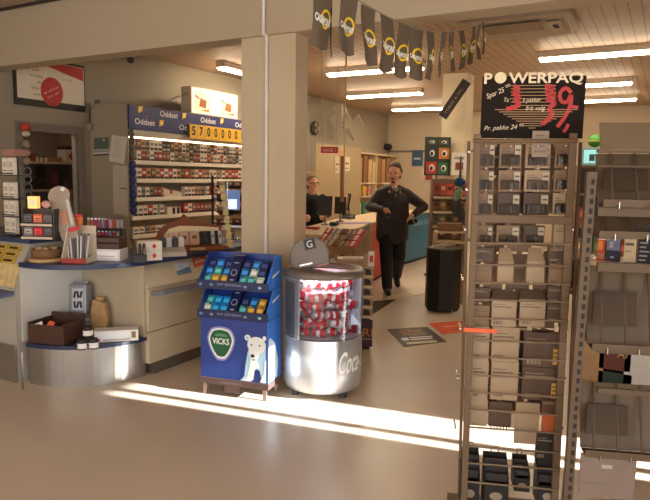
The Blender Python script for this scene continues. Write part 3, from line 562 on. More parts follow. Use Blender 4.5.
def pack(key, w, h):
    k2 = (key, w, h)
    if k2 in PROT: return PROT[k2]
    c = PC[key]; m = MB(); m.box((0, 0, h / 2), (.06, w, h), rgb(*c)); d = rgb(*[int(min(255, q * .5 + 118 if key in ('dark red', 'brown', 'black') else q * .5)) for q in c])
    m.box((.0305, 0, h * .62), (.001, w * .7, h * .22), d if key != 'red and white' else rgb(232, 222, 208)); m.box((.0305, 0, h * .2), (.001, w * .9, h * .22), rgb(60, 50, 46) if key != 'black' else rgb(196, 180, 150))
    PROT[k2] = m; return m
PM = {}
def put_pack(key, w, h, loc, label, group):
    k2 = (key, w, h)
    if k2 not in PM: o = pack(*k2).build('cigarette_pack'); PM[k2] = o; c = o
    else: c = PM[k2].copy(); COL.objects.link(c)
    c.location = loc; tag(c, label, 'pack', group)
ORD = ['top', 'second', 'third', 'fourth', 'lowest visible']
for r, (z, h, levels, keys, w) in enumerate(((1.765, .15, 2, ['brown', 'black', 'dark red', 'white', 'tan', 'red and white', 'grey', 'brown', 'brown', 'white'], .075), (1.52, .165, 1, ['brown', 'tan', 'red and white', 'white', 'white', 'white', 'red and white', 'tan'], .08), (1.265, .16, 1, ['dark red', 'red and white', 'grey', 'white', 'brown', 'tan', 'white'], .07), (1.01, .165, 1, ['white', 'dark red', 'white', 'red and white', 'brown'], .085), (.76, .12, 1, ['white', 'white', 'grey', 'tan'], .1))):
    y = UY0 + .09
    i = 0; lim = 8.62 if r < 4 else 7.2
    while y < lim:
        for L in range(levels):
            key = keys[RND.randrange(len(keys))]
            if not (r in (2, 3) and 6.62 < y < 7.0): put_pack(key, w, h, (UX - .05 - .004 * RND.random(), y, z + L * (h + .006)), '%s pack on the %s shelf of the wall shelving%s' % (key, ORD[r], (', lower layer', ', upper layer')[L] if levels == 2 else ''), '%s packs on the %s wall shelf%s' % (key, ORD[r], ' layer %s' % 'ab'[L] if levels == 2 else ''))
        y += w + .006 + (.05 if RND.random() < .06 else 0)
m = MB(); m.prism([(0, -.2, 0), (0, .16, 0), (0, .16, .07), (0, -.2, .14)], (.09, 0, 0), SHW); m.box((.091, -.06, .09), (.004, .05, .06), RED)
one(m, 'tray', 'white wedge tray with red mark on the third wall shelf', 'tray', (UX - .09, 6.8, 1.266))
m = MB(); m.box((0, 0, .06), (.1, .26, .12), rgb(226, 214, 196)); m.box((.052, .0, .06), (.004, .05, .1), rgb(50, 44, 40)); m.box((.052, .09, .06), (.004, .05, .1), rgb(50, 44, 40)); one(m, 'white_box', 'white box with dark stripes on the fourth wall shelf', 'box', (UX - .06, 6.8, 1.011))
# light box on top of the shelving
y0, y1 = onX(192, 100, UX + .02).y, onX(238.5, 100, UX + .02).y
t = thing('light_box', 'lit white picture box with two pastry photos above the header', 'light box', (UX - .05, (y0 + y1) / 2, 2.512)); L = y1 - y0; Hh = .40
MB().b2((-.14, -L / 2, 0), (.05, L / 2, Hh), rgb(206, 186, 156)).build('case', t)
m = MB(); o = V((.051, -L / 2, 0)); m.flat([(.02, .02), (L - .02, .02), (L - .02, Hh - .02), (.02, Hh - .02)], o, X_, Z_, M('lit_white', (255, 238, 210), .5, em=.9))
for s in (.06, L * .6):
    m.flat([(s, .04), (s + L * .34, .04), (s + L * .34, Hh - .04), (s, Hh - .04)], o, X_, Z_, M('lit_cream', (255, 216, 170), .5, em=.5), .003)
    m.flat([(s + L * .10, .12), (s + L * .24, .10), (s + L * .26, .22), (s + L * .13, .25)], o, X_, Z_, M('lit_pastry', (150, 90, 50), .5, em=.25, var=.4, scale=12), .005); m.flat([(s + L * .02, .26), (s + L * .10, .22), (s + L * .11, .24), (s + L * .03, .29)], o, X_, Z_, M('lit_pastry'), .005); m.flat([(s + L * .12, .07), (s + L * .3, .05), (s + L * .31, .09)], o, X_, Z_, M('lit_brown', (196, 120, 70), .5, em=.25), .005)
m.build('picture_face', t)
for y in (-L / 2 - .02, ): m = MB(); m.tube([(0, -L / 2, .3), (-.3, -L / 2 - .45, .05)], .006, GREYMET); m.build('stay_wire', t)
# rack with sloping trays at the counter end, partly hidden by the column
b = onX(231, 215, -4.9); t = thing('tray_rack', 'dark rack with sloping sweets trays beside the cream column', 'rack', (b.x, b.y, 0), rad(60))
for k in range(4):
    z = .95 + .16 * k; MB().prism([(-.2, -.12, z), (-.2, .14, z + .06), (-.2, .14, z + .07), (-.2, -.12, z + .012)], (.42, 0, 0), rgb(80, 50, 40)).build('tray', t)
for s in (-.21, .215): MB().box((s, .1, .8), (.02, .03, 1.6), rgb(60, 50, 46)).build('post', t)
for k in range(4):
    for j in range(4):
        m = MB(); m.box((0, 0, .03), (.08, .1, .055), rgb(*((120, 60, 50), (150, 110, 90), (96, 52, 44), (170, 150, 130))[(j + k) % 4])); m.box((0, -.051, .03), (.05, .002, .025), rgb(200, 180, 160))
        one(m, 'sweets_bar', ('brown sweets bar box in the lowest tray of the dark rack', 'brown sweets bar box in the second tray of the dark rack', 'brown sweets bar box in the third tray of the dark rack', 'brown sweets bar box in the top tray of the dark rack')[k], 'sweets', V(t.location) + Mx.Rotation(rad(60), 3, 'Z') @ V((-.145 + .098 * j, -.03, .99 + .16 * k)), rad(60), ('boxes in the lowest dark tray', 'boxes in the second dark tray', 'boxes in the third dark tray', 'boxes in the top dark tray')[k])
b = onX(232, 200, -4.7); m = MB(); m.box((0, 0, 0), (.2, .02, .24), rgb(120, 150, 210, em=.35)); m.box((.0, -.011, -.05), (.12, .002, .12), M('glare_white', (225, 235, 255), .4, em=1.0)); m.box((0, .03, -.14), (.05, .04, .1), BLACK)
one(m, 'lit_display', 'small blue white lit display beside the cream column', 'display', b, rad(58))
b = onX(233, 231, -4.0); b.z = 1.036; m = MB(); m.lathe([(0, 0), (.08, .003), (.14, .02), (.145, .03), (.13, .026), (0, .01)], M('pale_blue_dish', (176, 190, 226), .25)); m.cyl((0, 0, -.1), (0, 0, 0), .02, CHROME); m.lathe([(0, -.104), (.07, -.104), (.07, -.095), (0, -.09)], CHROME); one(m, 'blue_dish', 'pale blue round dish on a foot at the counter end', 'dish', b)
# ------------------------------------------------------------------ blue cardboard stand with lozenge packs
VB = M('stand_blue', (38, 62, 138), .35, var=.06); VN = M('stand_navy', (24, 32, 78), .4); VL = M('stand_blue_daylit', (60, 124, 216), .35)  # brighter blue of the right side has the daylight painted in
VA = rad(11.5); t = thing('lozenge_stand', 'blue cardboard sweets stand with green shield and polar bear print', 'display stand', (-2.915, 3.405, 0), VA); W_, D_ = .535, .25
SP = [(0, .13), (0, .56), (-.025, .58), (-.025, .645), (.09, .795), (-.025, .795), (-.025, .86), (.13, 1.03), (D_, 1.03), (D_, .13)]
def side(x, mat, w=.008): return MB().prism([(x, y, z) for y, z in SP], (w, 0, 0), mat)
s = side(W_ - .008, VL)
for q in (.56, .71, .775, .93): pass
s.flat([(.06, .70), (.2, .73), (.2, .745), (.06, .715)], (W_ + .0005, 0, 0), (0, 1, 0), (0, 0, 1), PWH); s.flat([(.06, .88), (.2, .91), (.2, .925), (.06, .895)], (W_ + .0005, 0, 0), (0, 1, 0), (0, 0, 1), PWH)
s.flat([(.0, .14), (.16, .14), (.18, .26), (.12, .40), (.03, .46), (0, .45)], (W_ + .0005, 0, 0), (0, 1, 0), (0, 0, 1), rgb(214, 228, 240))
s.build('right_side', t); side(0, VB).build('left_side', t); MB().b2((0, D_ - .008, .13), (W_, D_, 1.03), VB).build('back', t)
fp = MB(); fp.b2((.008, 0, .13), (W_ - .008, .008, .575), VB); o = V((0, -.0005, 0)); XX, ZZ = (1, 0, 0), (0, 0, 1)
def shield(cx, cz, w, h): 
    P = []
    for i in range(40):
        a = 2 * math.pi * i / 40; r = 1 / max(1e-6, max(math.cos(a - rad(90)), math.cos(a - rad(210)) , math.cos(a - rad(330)))) ; r = min(r, 1.32) * .5; r = .55 * .45 + r * .5
        a2 = a; P.append((cx + r * math.cos(a2) * w, cz + r * math.sin(a2) * h * (1.12)))
    return P
for sc_, mat, of in ((1.28, rgb(150, 150, 205), .001), (1.14, rgb(240, 236, 240), .002), (1.0, M('shield_green', (26, 92, 52), .3, var=.2, scale=6), .003)): fp.flat(shield(.165, .40, .155 * sc_, .165 * sc_), o, XX, ZZ, mat, of)
fp.flat([(.115, .445), (.215, .445), (.21, .458), (.165, .466), (.12, .458)], o, XX, ZZ, rgb(96, 150, 110), .004)
fp.text('VICKS', (.165, -.005, .388), XX, ZZ, .042, PWH, w=.135, align='C', bold=.025)
BW, BS, BD = rgb(232, 234, 232), rgb(168, 204, 226), rgb(30, 28, 32)
def ell(cx, cz, a, b, n=20, t0=0): return [(cx + a * math.cos(2 * math.pi * i / n) * math.cos(t0) - b * math.sin(2 * math.pi * i / n) * math.sin(t0), cz + a * math.cos(2 * math.pi * i / n) * math.sin(t0) + b * math.sin(2 * math.pi * i / n) * math.cos(t0)) for i in range(n)]
fp.flat([(.315, .133), (.35, .17), (.36, .26), (.375, .35), (.40, .40), (.515, .40), (.519, .133), (.49, .133), (.47, .22), (.43, .24), (.41, .16), (.39, .133)], o, XX, ZZ, BS, .001)
fp.flat([(.33, .135), (.37, .16), (.39, .24), (.40, .31), (.45, .30), (.47, .25), (.43, .22), (.42, .15), (.40, .135)], o, XX, ZZ, BW, .0015)
fp.flat([(.47, .135), (.50, .2), (.51, .3), (.519, .3), (.519, .135)], o, XX, ZZ, BW, .0015)
fp.flat(ell(.375, .455, .024, .022), o, XX, ZZ, BW, .002); fp.flat(ell(.374, .453, .012, .011), o, XX, ZZ, BS, .0025); fp.flat(ell(.505, .46, .014, .018), o, XX, ZZ, BW, .002)
fp.flat(ell(.445, .405, .072, .062), o, XX, ZZ, BW, .002); fp.flat(ell(.425, .345, .042, .05, 20, .3), o, XX, ZZ, BW, .0022)
fp.flat(ell(.414, .325, .017, .013), o, XX, ZZ, BD, .003); fp.flat(ell(.405, .405, .006, .007), o, XX, ZZ, BD, .003); fp.flat(ell(.468, .405, .006, .007), o, XX, ZZ, BD, .003); fp.flat([(.405, .3), (.44, .302), (.42, .29)], o, XX, ZZ, rgb(90, 90, 110), .003)
fp.build('front_panel', t)
for z0 in (.58, .795):
    tr = MB(); tr.b2((-.012, -.03, z0), (W_ + .006, -.022, z0 + .062), VN)
    tr.text('ØGET VEJRTRÆKNING', (.15, -.031, z0 + .028), XX, ZZ, .016, rgb(150, 156, 190), w=.19)
    for x in (.02, .105, .37, .48): tr.flat(ell(x, z0 + .03, .014, .010, 12), (0, -.031, 0), XX, ZZ, rgb(120, 136, 170) if x != .48 else rgb(150, 190, 200))
    tr.build('tray_lip', t)
    MB().prism([(.0, -.022, z0 + .004), (.0, D_ - .01, z0 + .004), (.0, D_ - .01, z0 + .012), (.0, -.022, z0 + .012)], (W_, 0, 0), VN).build('tray_floor', t)
    MB().prism([(.01, .06, z0 + .012), (.01, .2, z0 + .19), (.01, .21, z0 + .19), (.01, .07, z0 + .012)], (W_ - .02, 0, 0), VB).build('tray_back', t)
    d = MB(); h = .225 if z0 > .7 else .205; d.prism([(.205, -.02, z0 + .012), (.205, .135, z0 + h), (.205, .2, z0 + h), (.205, .1, z0 + .012)], (.075, 0, 0), VN)
    nn = V((0, -(h - .012), .155)).normalized(); yy = V((0, .155, h - .012)).normalized(); o2 = V((.205, -.02, z0 + .012))
    d.flat(ell(.0375, .125, .024, .026, 18), o2, XX, yy, rgb(190, 196, 214), .001); d.flat(ell(.0375, .125, .019, .021, 18), o2, XX, yy, VN, .002); d.text('V', o2 + V((.027, 0, 0)) + yy * .115, XX, yy, .02, PWH, w=.02)
    d.flat([(.02, .2), (.055, .2), (.055, .207), (.02, .207)], o2, XX, yy, rgb(170, 176, 200), .001); d.flat([(.022, .06), (.052, .06), (.052, .07), (.022, .07)], o2, XX, yy, rgb(190, 196, 214), .001)
    d.build('divider', t)
m = MB(); BR = M('base_brown', (84, 62, 58), .5)
m.b2((-.005, -.012, .085), (W_ + .005, D_, .13), BR); m.text('SUND HALS', (.17, -.0125, .097), XX, ZZ, .018, rgb(150, 130, 124), w=.16); m.build('base_frame', t)
for x, y in ((.03, .01), (W_ - .03, .01), (.03, D_ - .03), (W_ - .03, D_ - .03)): MB().b2((x - .014, y - .008, 0), (x + .014, y + .008, .085), M('leg_steel', (150, 132, 126), .35, .7)).build('leg', t)
MB().b2((.19, .0, .03), (.31, .012, .085), BR).build('foot_panel', t)
LPC = {'teal': (70, 150, 150), 'gold': (190, 140, 56), 'blue': (40, 110, 170), 'navy': (40, 50, 96), 'pale green': (176, 206, 176), 'bright blue': (30, 130, 206)}
LPM = {}
rt = Mx.Rotation(VA, 3, 'Z')
def lozenge(key, x, z0, row, lab):
    c = LPC[key]
    if key not in LPM:
        m = MB(); m.box((0, 0, .045), (.058, .014, .09), rgb(*c, rough=.25)); m.box((0, -.008, .055), (.04, .002, .03), rgb(*[min(255, int(q * 1.35 + 20)) for q in c])); m.box((.0, -.008, .02), (.05, .002, .014), rgb(*[int(q * .5) for q in c]))
        o = m.build('lozenge_pack', None, .003); LPM[key] = o
    else: o = LPM[key].copy(); COL.objects.link(o)
    o.location = V(t.location) + rt @ V((x, .004 + .042 * row, z0 + .016 + .050 * row)); o.rotation_euler = (rad(-38), 0, VA + rad(RND.uniform(-6, 6)))
    tag(o, '%s lozenge pack in the %s compartment of the blue stand' % (key, lab), 'sweets', '%s packs in the %s compartment' % (key, lab))
for z0, lx, lab, seq in ((.795, .035, 'upper left', ['teal', 'gold', 'gold', 'blue', 'teal', 'blue', 'navy', 'blue', 'navy']), (.795, .315, 'upper right', ['teal', 'teal', 'pale green', 'blue', 'pale green', 'navy', 'navy', 'blue', 'navy']), (.58, .035, 'lower left', ['pale green', 'bright blue', 'bright blue', 'teal', 'bright blue', 'bright blue']), (.58, .315, 'lower right', ['teal', 'gold', 'gold', 'navy', 'blue', 'gold'])):
    for i, k in enumerate(seq): lozenge(k, lx + .005 + .066 * (i % 3), z0, i // 3, lab)
# ------------------------------------------------------------------ drinks cooler
CC = V((-2.197, 3.953, 0)); t = thing('drinks_cooler', 'round silver drinks cooler with clear window and raised lid', 'cooler', CC); r0 = .292
SIL = M('cooler_silver', (190, 192, 194), .35, .55, var=.03); SILD = M('cooler_grey', (124, 114, 104), .45, .35); CLR = glassy('cooler_window_plastic', (238, 242, 248), .05)
body = MB(); body.lathe([(0, .045), (.26, .045), (r0 - .01, .06), (r0, .09), (r0, .44), (r0 - .012, .445)], SIL, n=48)
vs, fs, x0, x1 = fontmesh('Coca-Cola', .02); 
def oncyl(a, z, r): return (r * math.cos(a), r * math.sin(a), z)
for off, mat, rr in ((.006, rgb(150, 150, 152), r0 + .0012), (0, PWH, r0 + .0022)):
    k = .42 / (x1 - x0); body.add([oncyl(rad(-40) + ((v[0] - x0) * k + v[1] * k * .35 + off) / r0, .20 + v[1] * k * 2.3 - off + .02 * ((v[0] - x0) * k), rr) for v in vs], [f[::1] for f in fs], mat)
for k in range(9): 
    a = rad(-122); body.lathe([(r0 + .0015, .30 + .012 * k), (r0 + .0015, .305 + .012 * k)], rgb(90, 92, 96), n=6, a0=-131, a1=-112)
body.build('lower_body', t)
MB().lathe([(r0 - .004, .44), (r0 - .004, .885)], CLR, n=40, a0=-96, a1=75).build('window', t)
MB().lathe([(r0, .44), (r0, .885)], SIL, n=44, a0=75, a1=264).build('rear_shell', t)
v = MB(); v.lathe([(r0 + .002, .43), (r0 + .002, .87)], rgb(120, 122, 126), n=10, a0=-134, a1=-99)
for k in range(26):
    z = .45 + .0155 * k; v.lathe([(r0 + .004, z), (r0 + .004, z + .008)], BLACK, n=6, a0=-127, a1=-105)
v.build('vent_grille', t)
MB().lathe([(0, .452), (.285, .452)], rgb(226, 230, 236), n=32).build('basin_floor', t)
MB().lathe([(.278, .885), (.302, .88), (.308, .9), (.302, .93), (.285, .935), (.235, .932), (.23, .9)], SILD, n=48).build('top_rim', t)
# rear half of the top deck and the raised lid, turned to face the camera's left
RA = math.atan2(RT.y, RT.x)
hf = Mx.Rotation(RA, 3, 'Z')
m = MB(); m.prism([hf @ V((.236 * math.cos(rad(a)), .236 * math.sin(rad(a)), .905)) for a in range(150, 361 - 60, 10)], (0, 0, .02), SILD)
m.build('fixed_lid', t)
lid = MB(); O = [(-.135, 0), (.135, 0), (.15, .08), (.13, .16), (.075, .215), (-.02, .225), (-.09, .2), (-.14, .13), (-.155, .06)]
tl = hf @ Mx.Rotation(rad(-14), 3, 'Y') @ Mx.Rotation(rad(-8), 3, 'Z') @ Mx.Rotation(rad(12), 3, 'X').inverted()
lo = hf @ V((-.095, -.03, .938))
def LP(x, y, z): return lo + tl @ V((x, y, z))
lid.prism([LP(x, 0, z) for x, z in O], tl @ V((0, .035, 0)), SILD); lobj = lid.build('raised_lid', t, .008)
m = MB(); m.prism([LP(x, -.002, z) for x, z in [(-.02, .13), (.065, .13), (.065, .21), (-.02, .21)]], tl @ V((0, .002, 0)), rgb(58, 54, 52)); m.text('G', LP(0, -.003, .145), tl @ V((1, 0, 0)), tl @ V((0, 0, 1)), .05, PWH, w=.042); m.build('lid_badge', lobj)
m = MB(); m.prism([LP(x, -.02, z) for x, z in [(-.08, .02), (.02, .02), (.02, .032), (-.08, .032)]], tl @ V((0, .02, 0)), CHROME); m.build('lid_handle', lobj)
for a in (-120, -20, 100, 200): MB().cyl((.23 * math.cos(rad(a)), .23 * math.sin(rad(a)), 0), (.23 * math.cos(rad(a)), .23 * math.sin(rad(a)), .05), .028, rgb(60, 60, 62)).build('foot', t)
il = bpy.data.lights.new('cooler_lamp', 'AREA'); il.shape = 'DISK'; il.size = .3; il.energy = 5.5; il.color = (.85, .92, 1)
ilo = bpy.data.objects.new('cooler_lamp', il); COL.objects.link(ilo); ilo.location = CC + V((0, 0, .87))
CANR = M('can_red', (206, 28, 44), .3, .1); CANS = M('can_silver', (190, 190, 196), .3, .7); CANW = M('can_white', (226, 222, 222), .35)
def can_mesh(col):
    m = MB(); m.lathe([(0, -.056), (.022, -.057), (.030, -.046)], CANS, n=16); m.lathe([(.030, -.046), (.031, -.04), (.031, .04), (.027, .052)], col, n=16); m.lathe([(.027, .052), (.025, .057), (.023, .053), (0, .053)], CANS, n=16)
    m.lathe([(.0314, -.012), (.0314, .014)], PWH if col is CANR else CANR, n=5, a0=-50, a1=60); m.lathe([(.0314, -.012), (.0314, .014)], PWH if col is CANR else CANR, n=5, a0=130, a1=240); return m
cans = {k: None for k in 'rsw'}
cnt = 0
for L in range(6):
    base = rad((12, 48, 70, 5, 40, 62)[L])
    ax = V((math.cos(base), math.sin(base), 0)); ay = V((-ax.y, ax.x, 0))
    for i in range(-2, 3):
        for j in range(-4, 5):
            c = ax * (i * .121 + (.03 if j % 2 else -.03)) + ay * (j * .0655)
            if (c + ax * .056).length > .275 or (c - ax * .056).length > .275: continue
            toC = (V((0, 0, 0)) - CC).normalized(); 
            if c.dot(toC) < .02 and L < 5: continue
            key = 'r' if RND.random() < .78 else ('s' if RND.random() < .7 else 'w')
            if L == 5 and RND.random() < .45: continue
            if cans[key] is None: o = can_mesh({'r': CANR, 's': CANS, 'w': CANW}[key]).build('drink_can'); cans[key] = o
            else: o = cans[key].copy(); COL.objects.link(o)
            tilt = RND.uniform(-.3, .3); d = (ax + V((0, 0, tilt))).normalized() * RND.choice((-1, 1))
            o.location = CC + c + V((0, 0, .487 + .0645 * L)); q = d.to_track_quat('Z', 'Y'); o.rotation_euler = (q @ Mx.Rotation(RND.uniform(0, 6.28), 3, 'Z').to_quaternion()).to_euler()
            nm = {'r': 'red', 's': 'silver', 'w': 'white'}[key]; tag(o, '%s drink can heaped inside the round silver cooler' % nm, 'can', '%s cans in the cooler' % nm); cnt += 1
print('cans', cnt)
# ------------------------------------------------------------------ checkout counter
CTAN = M('checkout_brown', (150, 118, 88), .5)
FL = [(-3.38, 5.98), (-3.52, 7.14), (-3.86, 8.43), (-4.2, 10.55), (-4.2, 12.0)]
t = thing('checkout_counter', 'long checkout counter with brown, red and blue front panels', 'counter')
for (a, b), mat, nm in (((0, 1), CTAN, 'brown_panel'), ((1, 2), CTAN, 'brown_panel'), ((2, 3), M('counter_red', (176, 36, 32), .45), 'red_panel'), ((3, 4), M('counter_blue', (18, 104, 140), .45), 'blue_panel')):
    A, B = FL[a], FL[b]; m = MB(); m.prism([(A[0], A[1], .05), (B[0], B[1], .05), (B[0] - .6, B[1] + .0, .05), (A[0] - .6, A[1], .05)], (0, 0, .87), mat)
    if nm == 'blue_panel': m.text('Danske Spil', (B[0] + .001, A[1] + .5, .70), (0, 1, 0), (0, 0, 1), .1, rgb(150, 190, 206), w=.8)
    m.build(nm, t)
m = MB(); m.prism([(x - .02, y, 0) for x, y in FL] + [(x - .56, y, 0) for x, y in FL[::-1]], (0, 0, .05), INK); m.build('kick_board', t)
one(MB().prism([(x + .04, y, .921) for x, y in FL] + [(x - .64, y, .921) for x, y in FL[::-1]], (0, 0, .03), M('checkout_top', (206, 178, 140), .4)), 'checkout_worktop', 'pale worktop along the checkout by the clerk', 'worktop')
ZT = .952
one(MB().prism([V((0, 0, 0)), V((.32, .5, 0)), V((.12, .62, 0)), V((-.2, .12, 0))], (0, 0, .004), M('purple_mat', (126, 92, 150), .5)), 'purple_mat', 'purple counter mat on the pale checkout top', 'mat', (-3.95, 7.55, ZT + .001))
def screen(name, label, u, v, h, w, tilt, rz, matc=(44, 42, 44)):
    p = onz(u, v, ZT); t = thing(name, label, 'screen', p, rz); R3 = Mx.Rotation(rad(tilt), 3, 'X')
    m = MB(); m.box((0, 0, h * .95), (w, .022, h), BLACK, R3); m.build('case', t, .004)
    m = MB(); m.box(V((0, 0, h * .95)) + R3 @ V((0, -.012, 0)), (w * .86, .002, h * .84), M('screen_dark', (62, 58, 56), .2), R3); m.build('display', t)
    m = MB(); m.cyl((0, .03, 0), (0, .015, h * .6), .016, rgb(150, 140, 130)); m.lathe([(0, 0), (.06, 0), (.055, .012), (0, .014)], rgb(90, 84, 80)); m.build('stand', t)
    return t
screen('payment_screen', 'left of two small black checkout screens near the clerk', 325, 224.5, .27, .19, -14, rad(20))
screen('payment_screen', 'right of two small black checkout screens, below hanging rod', 340, 221.5, .25, .17, -14, rad(22))
t = screen('till_monitor', 'till monitor seen edge on with pale back, beside screens', 348, 218, .27, .24, -8, rad(-55))
p = onz(334, 226, ZT); t = thing('card_terminal', 'black card terminal with keys between the checkout screens', 'card terminal', p, rad(15)); MB().box((0, 0, .03), (.09, .17, .05), BLACK).build('case', t, .008)
m = MB()
for i in range(3):
    for j in range(4): m.box((-.025 + .025 * i, -.06 + .022 * j, .057), (.016, .014, .006), rgb(120, 116, 112))
m.build('keypad', t)
p = onz(348, 219, ZT); t = thing('telephone', 'black desk telephone with curled cable by the till monitor', 'telephone', p, rad(10)); MB().prism([(-.09, -.08, 0), (-.09, .1, 0), (-.09, .1, .07), (-.09, -.08, .03)], (.18, 0, 0), BLACK).build('base', t, .005); m = MB(); m.tube([(-.06, -.07, .075), (-.06, .1, .1)], .022, BLACK); m.build('handset', t); m = MB(); m.tube([(.1 * math.cos(a * .6), -.1 + .05 * math.sin(a * .6), .012 + .01 * math.sin(a * 4)) for a in range(11)], .006, rgb(150, 140, 132)); m.build('cable', t)
p = onz(313.5, 229, ZT); m = MB(); m.prism([(-.08, -.05, 0), (.08, -.05, 0), (.06, .05, 0), (-.07, .06, 0)], (0, 0, .03), rgb(190, 60, 56)); m.box((0, 0, .034), (.1, .03, .006), WHITE); one(m, 'sweets_bag', 'red and white sweets bag on the checkout beside the cream column', 'sweets', p)
# hanging rod, red hanging sign
p = atd(343.5, 205, 7.1); t = thing('hanging_rod', 'thin golden rod hanging from the ceiling above the checkout', 'rod', (p.x, p.y, ZC)); MB().cyl((0, 0, 0), (0, 0, -1.86), .009, M('gold_rod', (206, 166, 110), .35, .4), n=8).build('rod', t); MB().box((-.02, 0, -1.72), (.05, .012, .52), M('wood_strip', (176, 116, 72), .5)).build('wood_strip', t)
p = atd(329.5, 150, 7.4); t = thing('hanging_sign', 'small red hanging sign with pale lettering by the golden rod', 'sign', p, RA); m = MB(); m.box((0, 0, 0), (.205, .012, .075), M('sign_red', (204, 44, 40), .45)); m.text('KASSE 1', (-.075, -.0065, -.018), (1, 0, 0), (0, 0, 1), .034, rgb(236, 200, 180), w=.15); m.build('panel', t)
m = MB(); m.cyl((-.08, 0, .037), (-.12, 0, ZC - p.z), .002, CHROME, n=5); m.build('wire', t); m = MB(); m.cyl((.08, 0, .037), (.08, 0, ZC - p.z), .002, CHROME, n=5); m.build('wire', t)
# sloping sweets tray in front of the checkout
p = atd(341, 262, 6.38); t = thing('sweets_tray_stand', 'sloping sweets tray on a stand in front of the checkout', 'stand', (p.x, p.y, 0), RA - rad(22)); zz = atd(341, 243, 6.33).z
m = MB(); m.prism([(-.24, -.17, zz - .07), (-.24, .2, zz + .1), (-.24, .2, zz + .12), (-.24, -.17, zz - .05)], (.46, 0, 0), M('tray_tan', (176, 132, 88), .55)); m.b2((-.24, -.185, zz - .1), (.22, -.17, zz - .02), M('tray_tan')); m.build('tray', t)
MB().cyl((0, .05, 0), (0, .05, zz), .03, rgb(120, 100, 80)).build('pole', t); MB().b2((-.2, -.1, 0), (.2, .2, .03), rgb(70, 60, 54)).build('base', t)
sp = [('red and white striped', (206, 50, 48)), ('tan', (196, 150, 104)), ('cream', (226, 206, 176)), ('red and white striped', (206, 50, 48)), ('brown', (140, 80, 50)), ('cream', (226, 206, 176))]
Rt = Mx.Rotation(RA - rad(22), 3, 'Z')
for i in range(5):
    for j in range(3):
        nm, c = sp[(i * 2 + j * 3 + (i > 2)) % 6]; m = MB(); m.box((0, 0, .016), (.08, .10, .03), rgb(*c)); m.box((0, 0, .0315), (.03, .1, .001), rgb(240, 226, 206) if nm[0] == 'r' else rgb(*[int(q * .6) for q in c]))
        one(m, 'sweets_packet', '%s sweets packet lying on the sloping tray by the checkout' % nm, 'sweets', V(t.location) + Rt @ V((-.185 + .088 * i, -.11 + .113 * j, zz - .02 + .052 * j)), group='%s packets on the sloping tray' % nm, rot=(rad(24.7), 0, RA - rad(22)))
# black newspaper stand with tag strip
p = atd(365, 353, 5.55); p = V((-2.37, 5.1, 0)); t = thing('newspaper_stand', 'black newspaper stand with tag strip and purple sign behind cooler', 'stand', p, RA)
zt = .93; zb = .74
MB().b2((-.36, .02, 0), (.03, .42, zb - .03), M('stand_black', (30, 26, 24), .5)).build('body', t); MB().prism([(-.37, .014, zb - .03), (.05, .014, zb - .03), (.05, .44, zb + .04), (-.37, .44, zb + .04)], (0, 0, .02), M('stand_top', (70, 58, 48), .4)).build('top', t)
m = MB(); m.b2((-.045, 0, .30), (.05, .012, zt - .02), M('strip_tan', (176, 146, 112), .6))
for k in range(5):
    z = .33 + .095 * k; m.flat([(-.035, z), (.03, z), (.025, z + .045), (.0, z + .055), (-.03, z + .06)], (0, -.001, 0), (1, 0, 0), (0, 0, 1), rgb(34, 30, 30)); m.flat([(-.045, z - .03), (.05, z - .03), (.05, z - .008), (-.045, z - .008)], (0, -.001, 0), (1, 0, 0), (0, 0, 1), rgb(222, 196, 160))
m.build('tag_strip', t)
m = MB(); m.b2((.0, -.006, zt - .14), (.055, 0, zt - .0), rgb(226, 214, 196)); m.flat([(.012, zt - .1), (.045, zt - .1), (.045, zt - .04), (.012, zt - .04)], (0, -.007, 0), (1, 0, 0), (0, 0, 1), RED); m.build('top_tag', t)
m = MB(); m.b2((-.09, -.004, .03), (.055, .008, .285), M('purple_sign', (62, 40, 58), .5)); m.text('RI', (-.035, -.005, .13), (1, 0, 0), (0, 0, 1), .075, rgb(220, 130, 60), w=.09); m.flat([(-.09, .1), (.055, .1), (.055, .108), (-.09, .108)], (0, -.005, 0), (1, 0, 0), (0, 0, 1), rgb(206, 150, 90)); m.build('lower_sign', t)
for k in range(5):
    m = MB(); m.box((0, 0, .006), (.3, .2, .012), rgb(*((196, 160, 120), (210, 186, 150), (176, 140, 100))[k % 3])); m.box((0, -.03, .0125), (.2, .08, .001), rgb(120, 90, 70))
    one(m, 'newspaper', 'folded newspaper in the stack on the black newspaper stand', 'newspaper', p + Mx.Rotation(RA, 3, 'Z') @ V((-.17 + .01 * k, .14 + .008 * k, zb + .036 + .014 * k)), RA + rad(5 * (k % 2)), 'newspapers on the black stand')
# ------------------------------------------------------------------ floor posters and mat
def fposter(name, label, quad, mat, deco, cat='floor poster', h=.003):
    pts = [onz(*q) for q in quad]; c = sum(pts, V((0, 0, 0))) / 4; c.z = .0005; m = MB(); m.prism([(p.x - c.x, p.y - c.y, 0) for p in pts], (0, 0, h), mat)
    xd = pts[1] - pts[0]; yd = pts[0] - pts[3]; o = pts[3] - c; o.z = h + .0008
    for a, b, w, hh, mt in deco: m.poly([o + xd * a + yd * b, o + xd * (a + w) + yd * b, o + xd * (a + w) + yd * (b + hh), o + xd * a + yd * (b + hh)], mt)
    return m, c, xd, yd, o
m, c, xd, yd, o = fposter('', '', [(387, 329.5), (427, 327), (447, 342), (404, 347)], M('poster_dark', (62, 46, 34), .4), [(.1, .30, .16, .14, PWH), (.3, .4, .55, .05, PWH), (.3, .3, .5, .05, PWH), (.12, .1, .7, .1, rgb(214, 196, 170)), (.25, .88, .3, .04, rgb(176, 120, 50))])
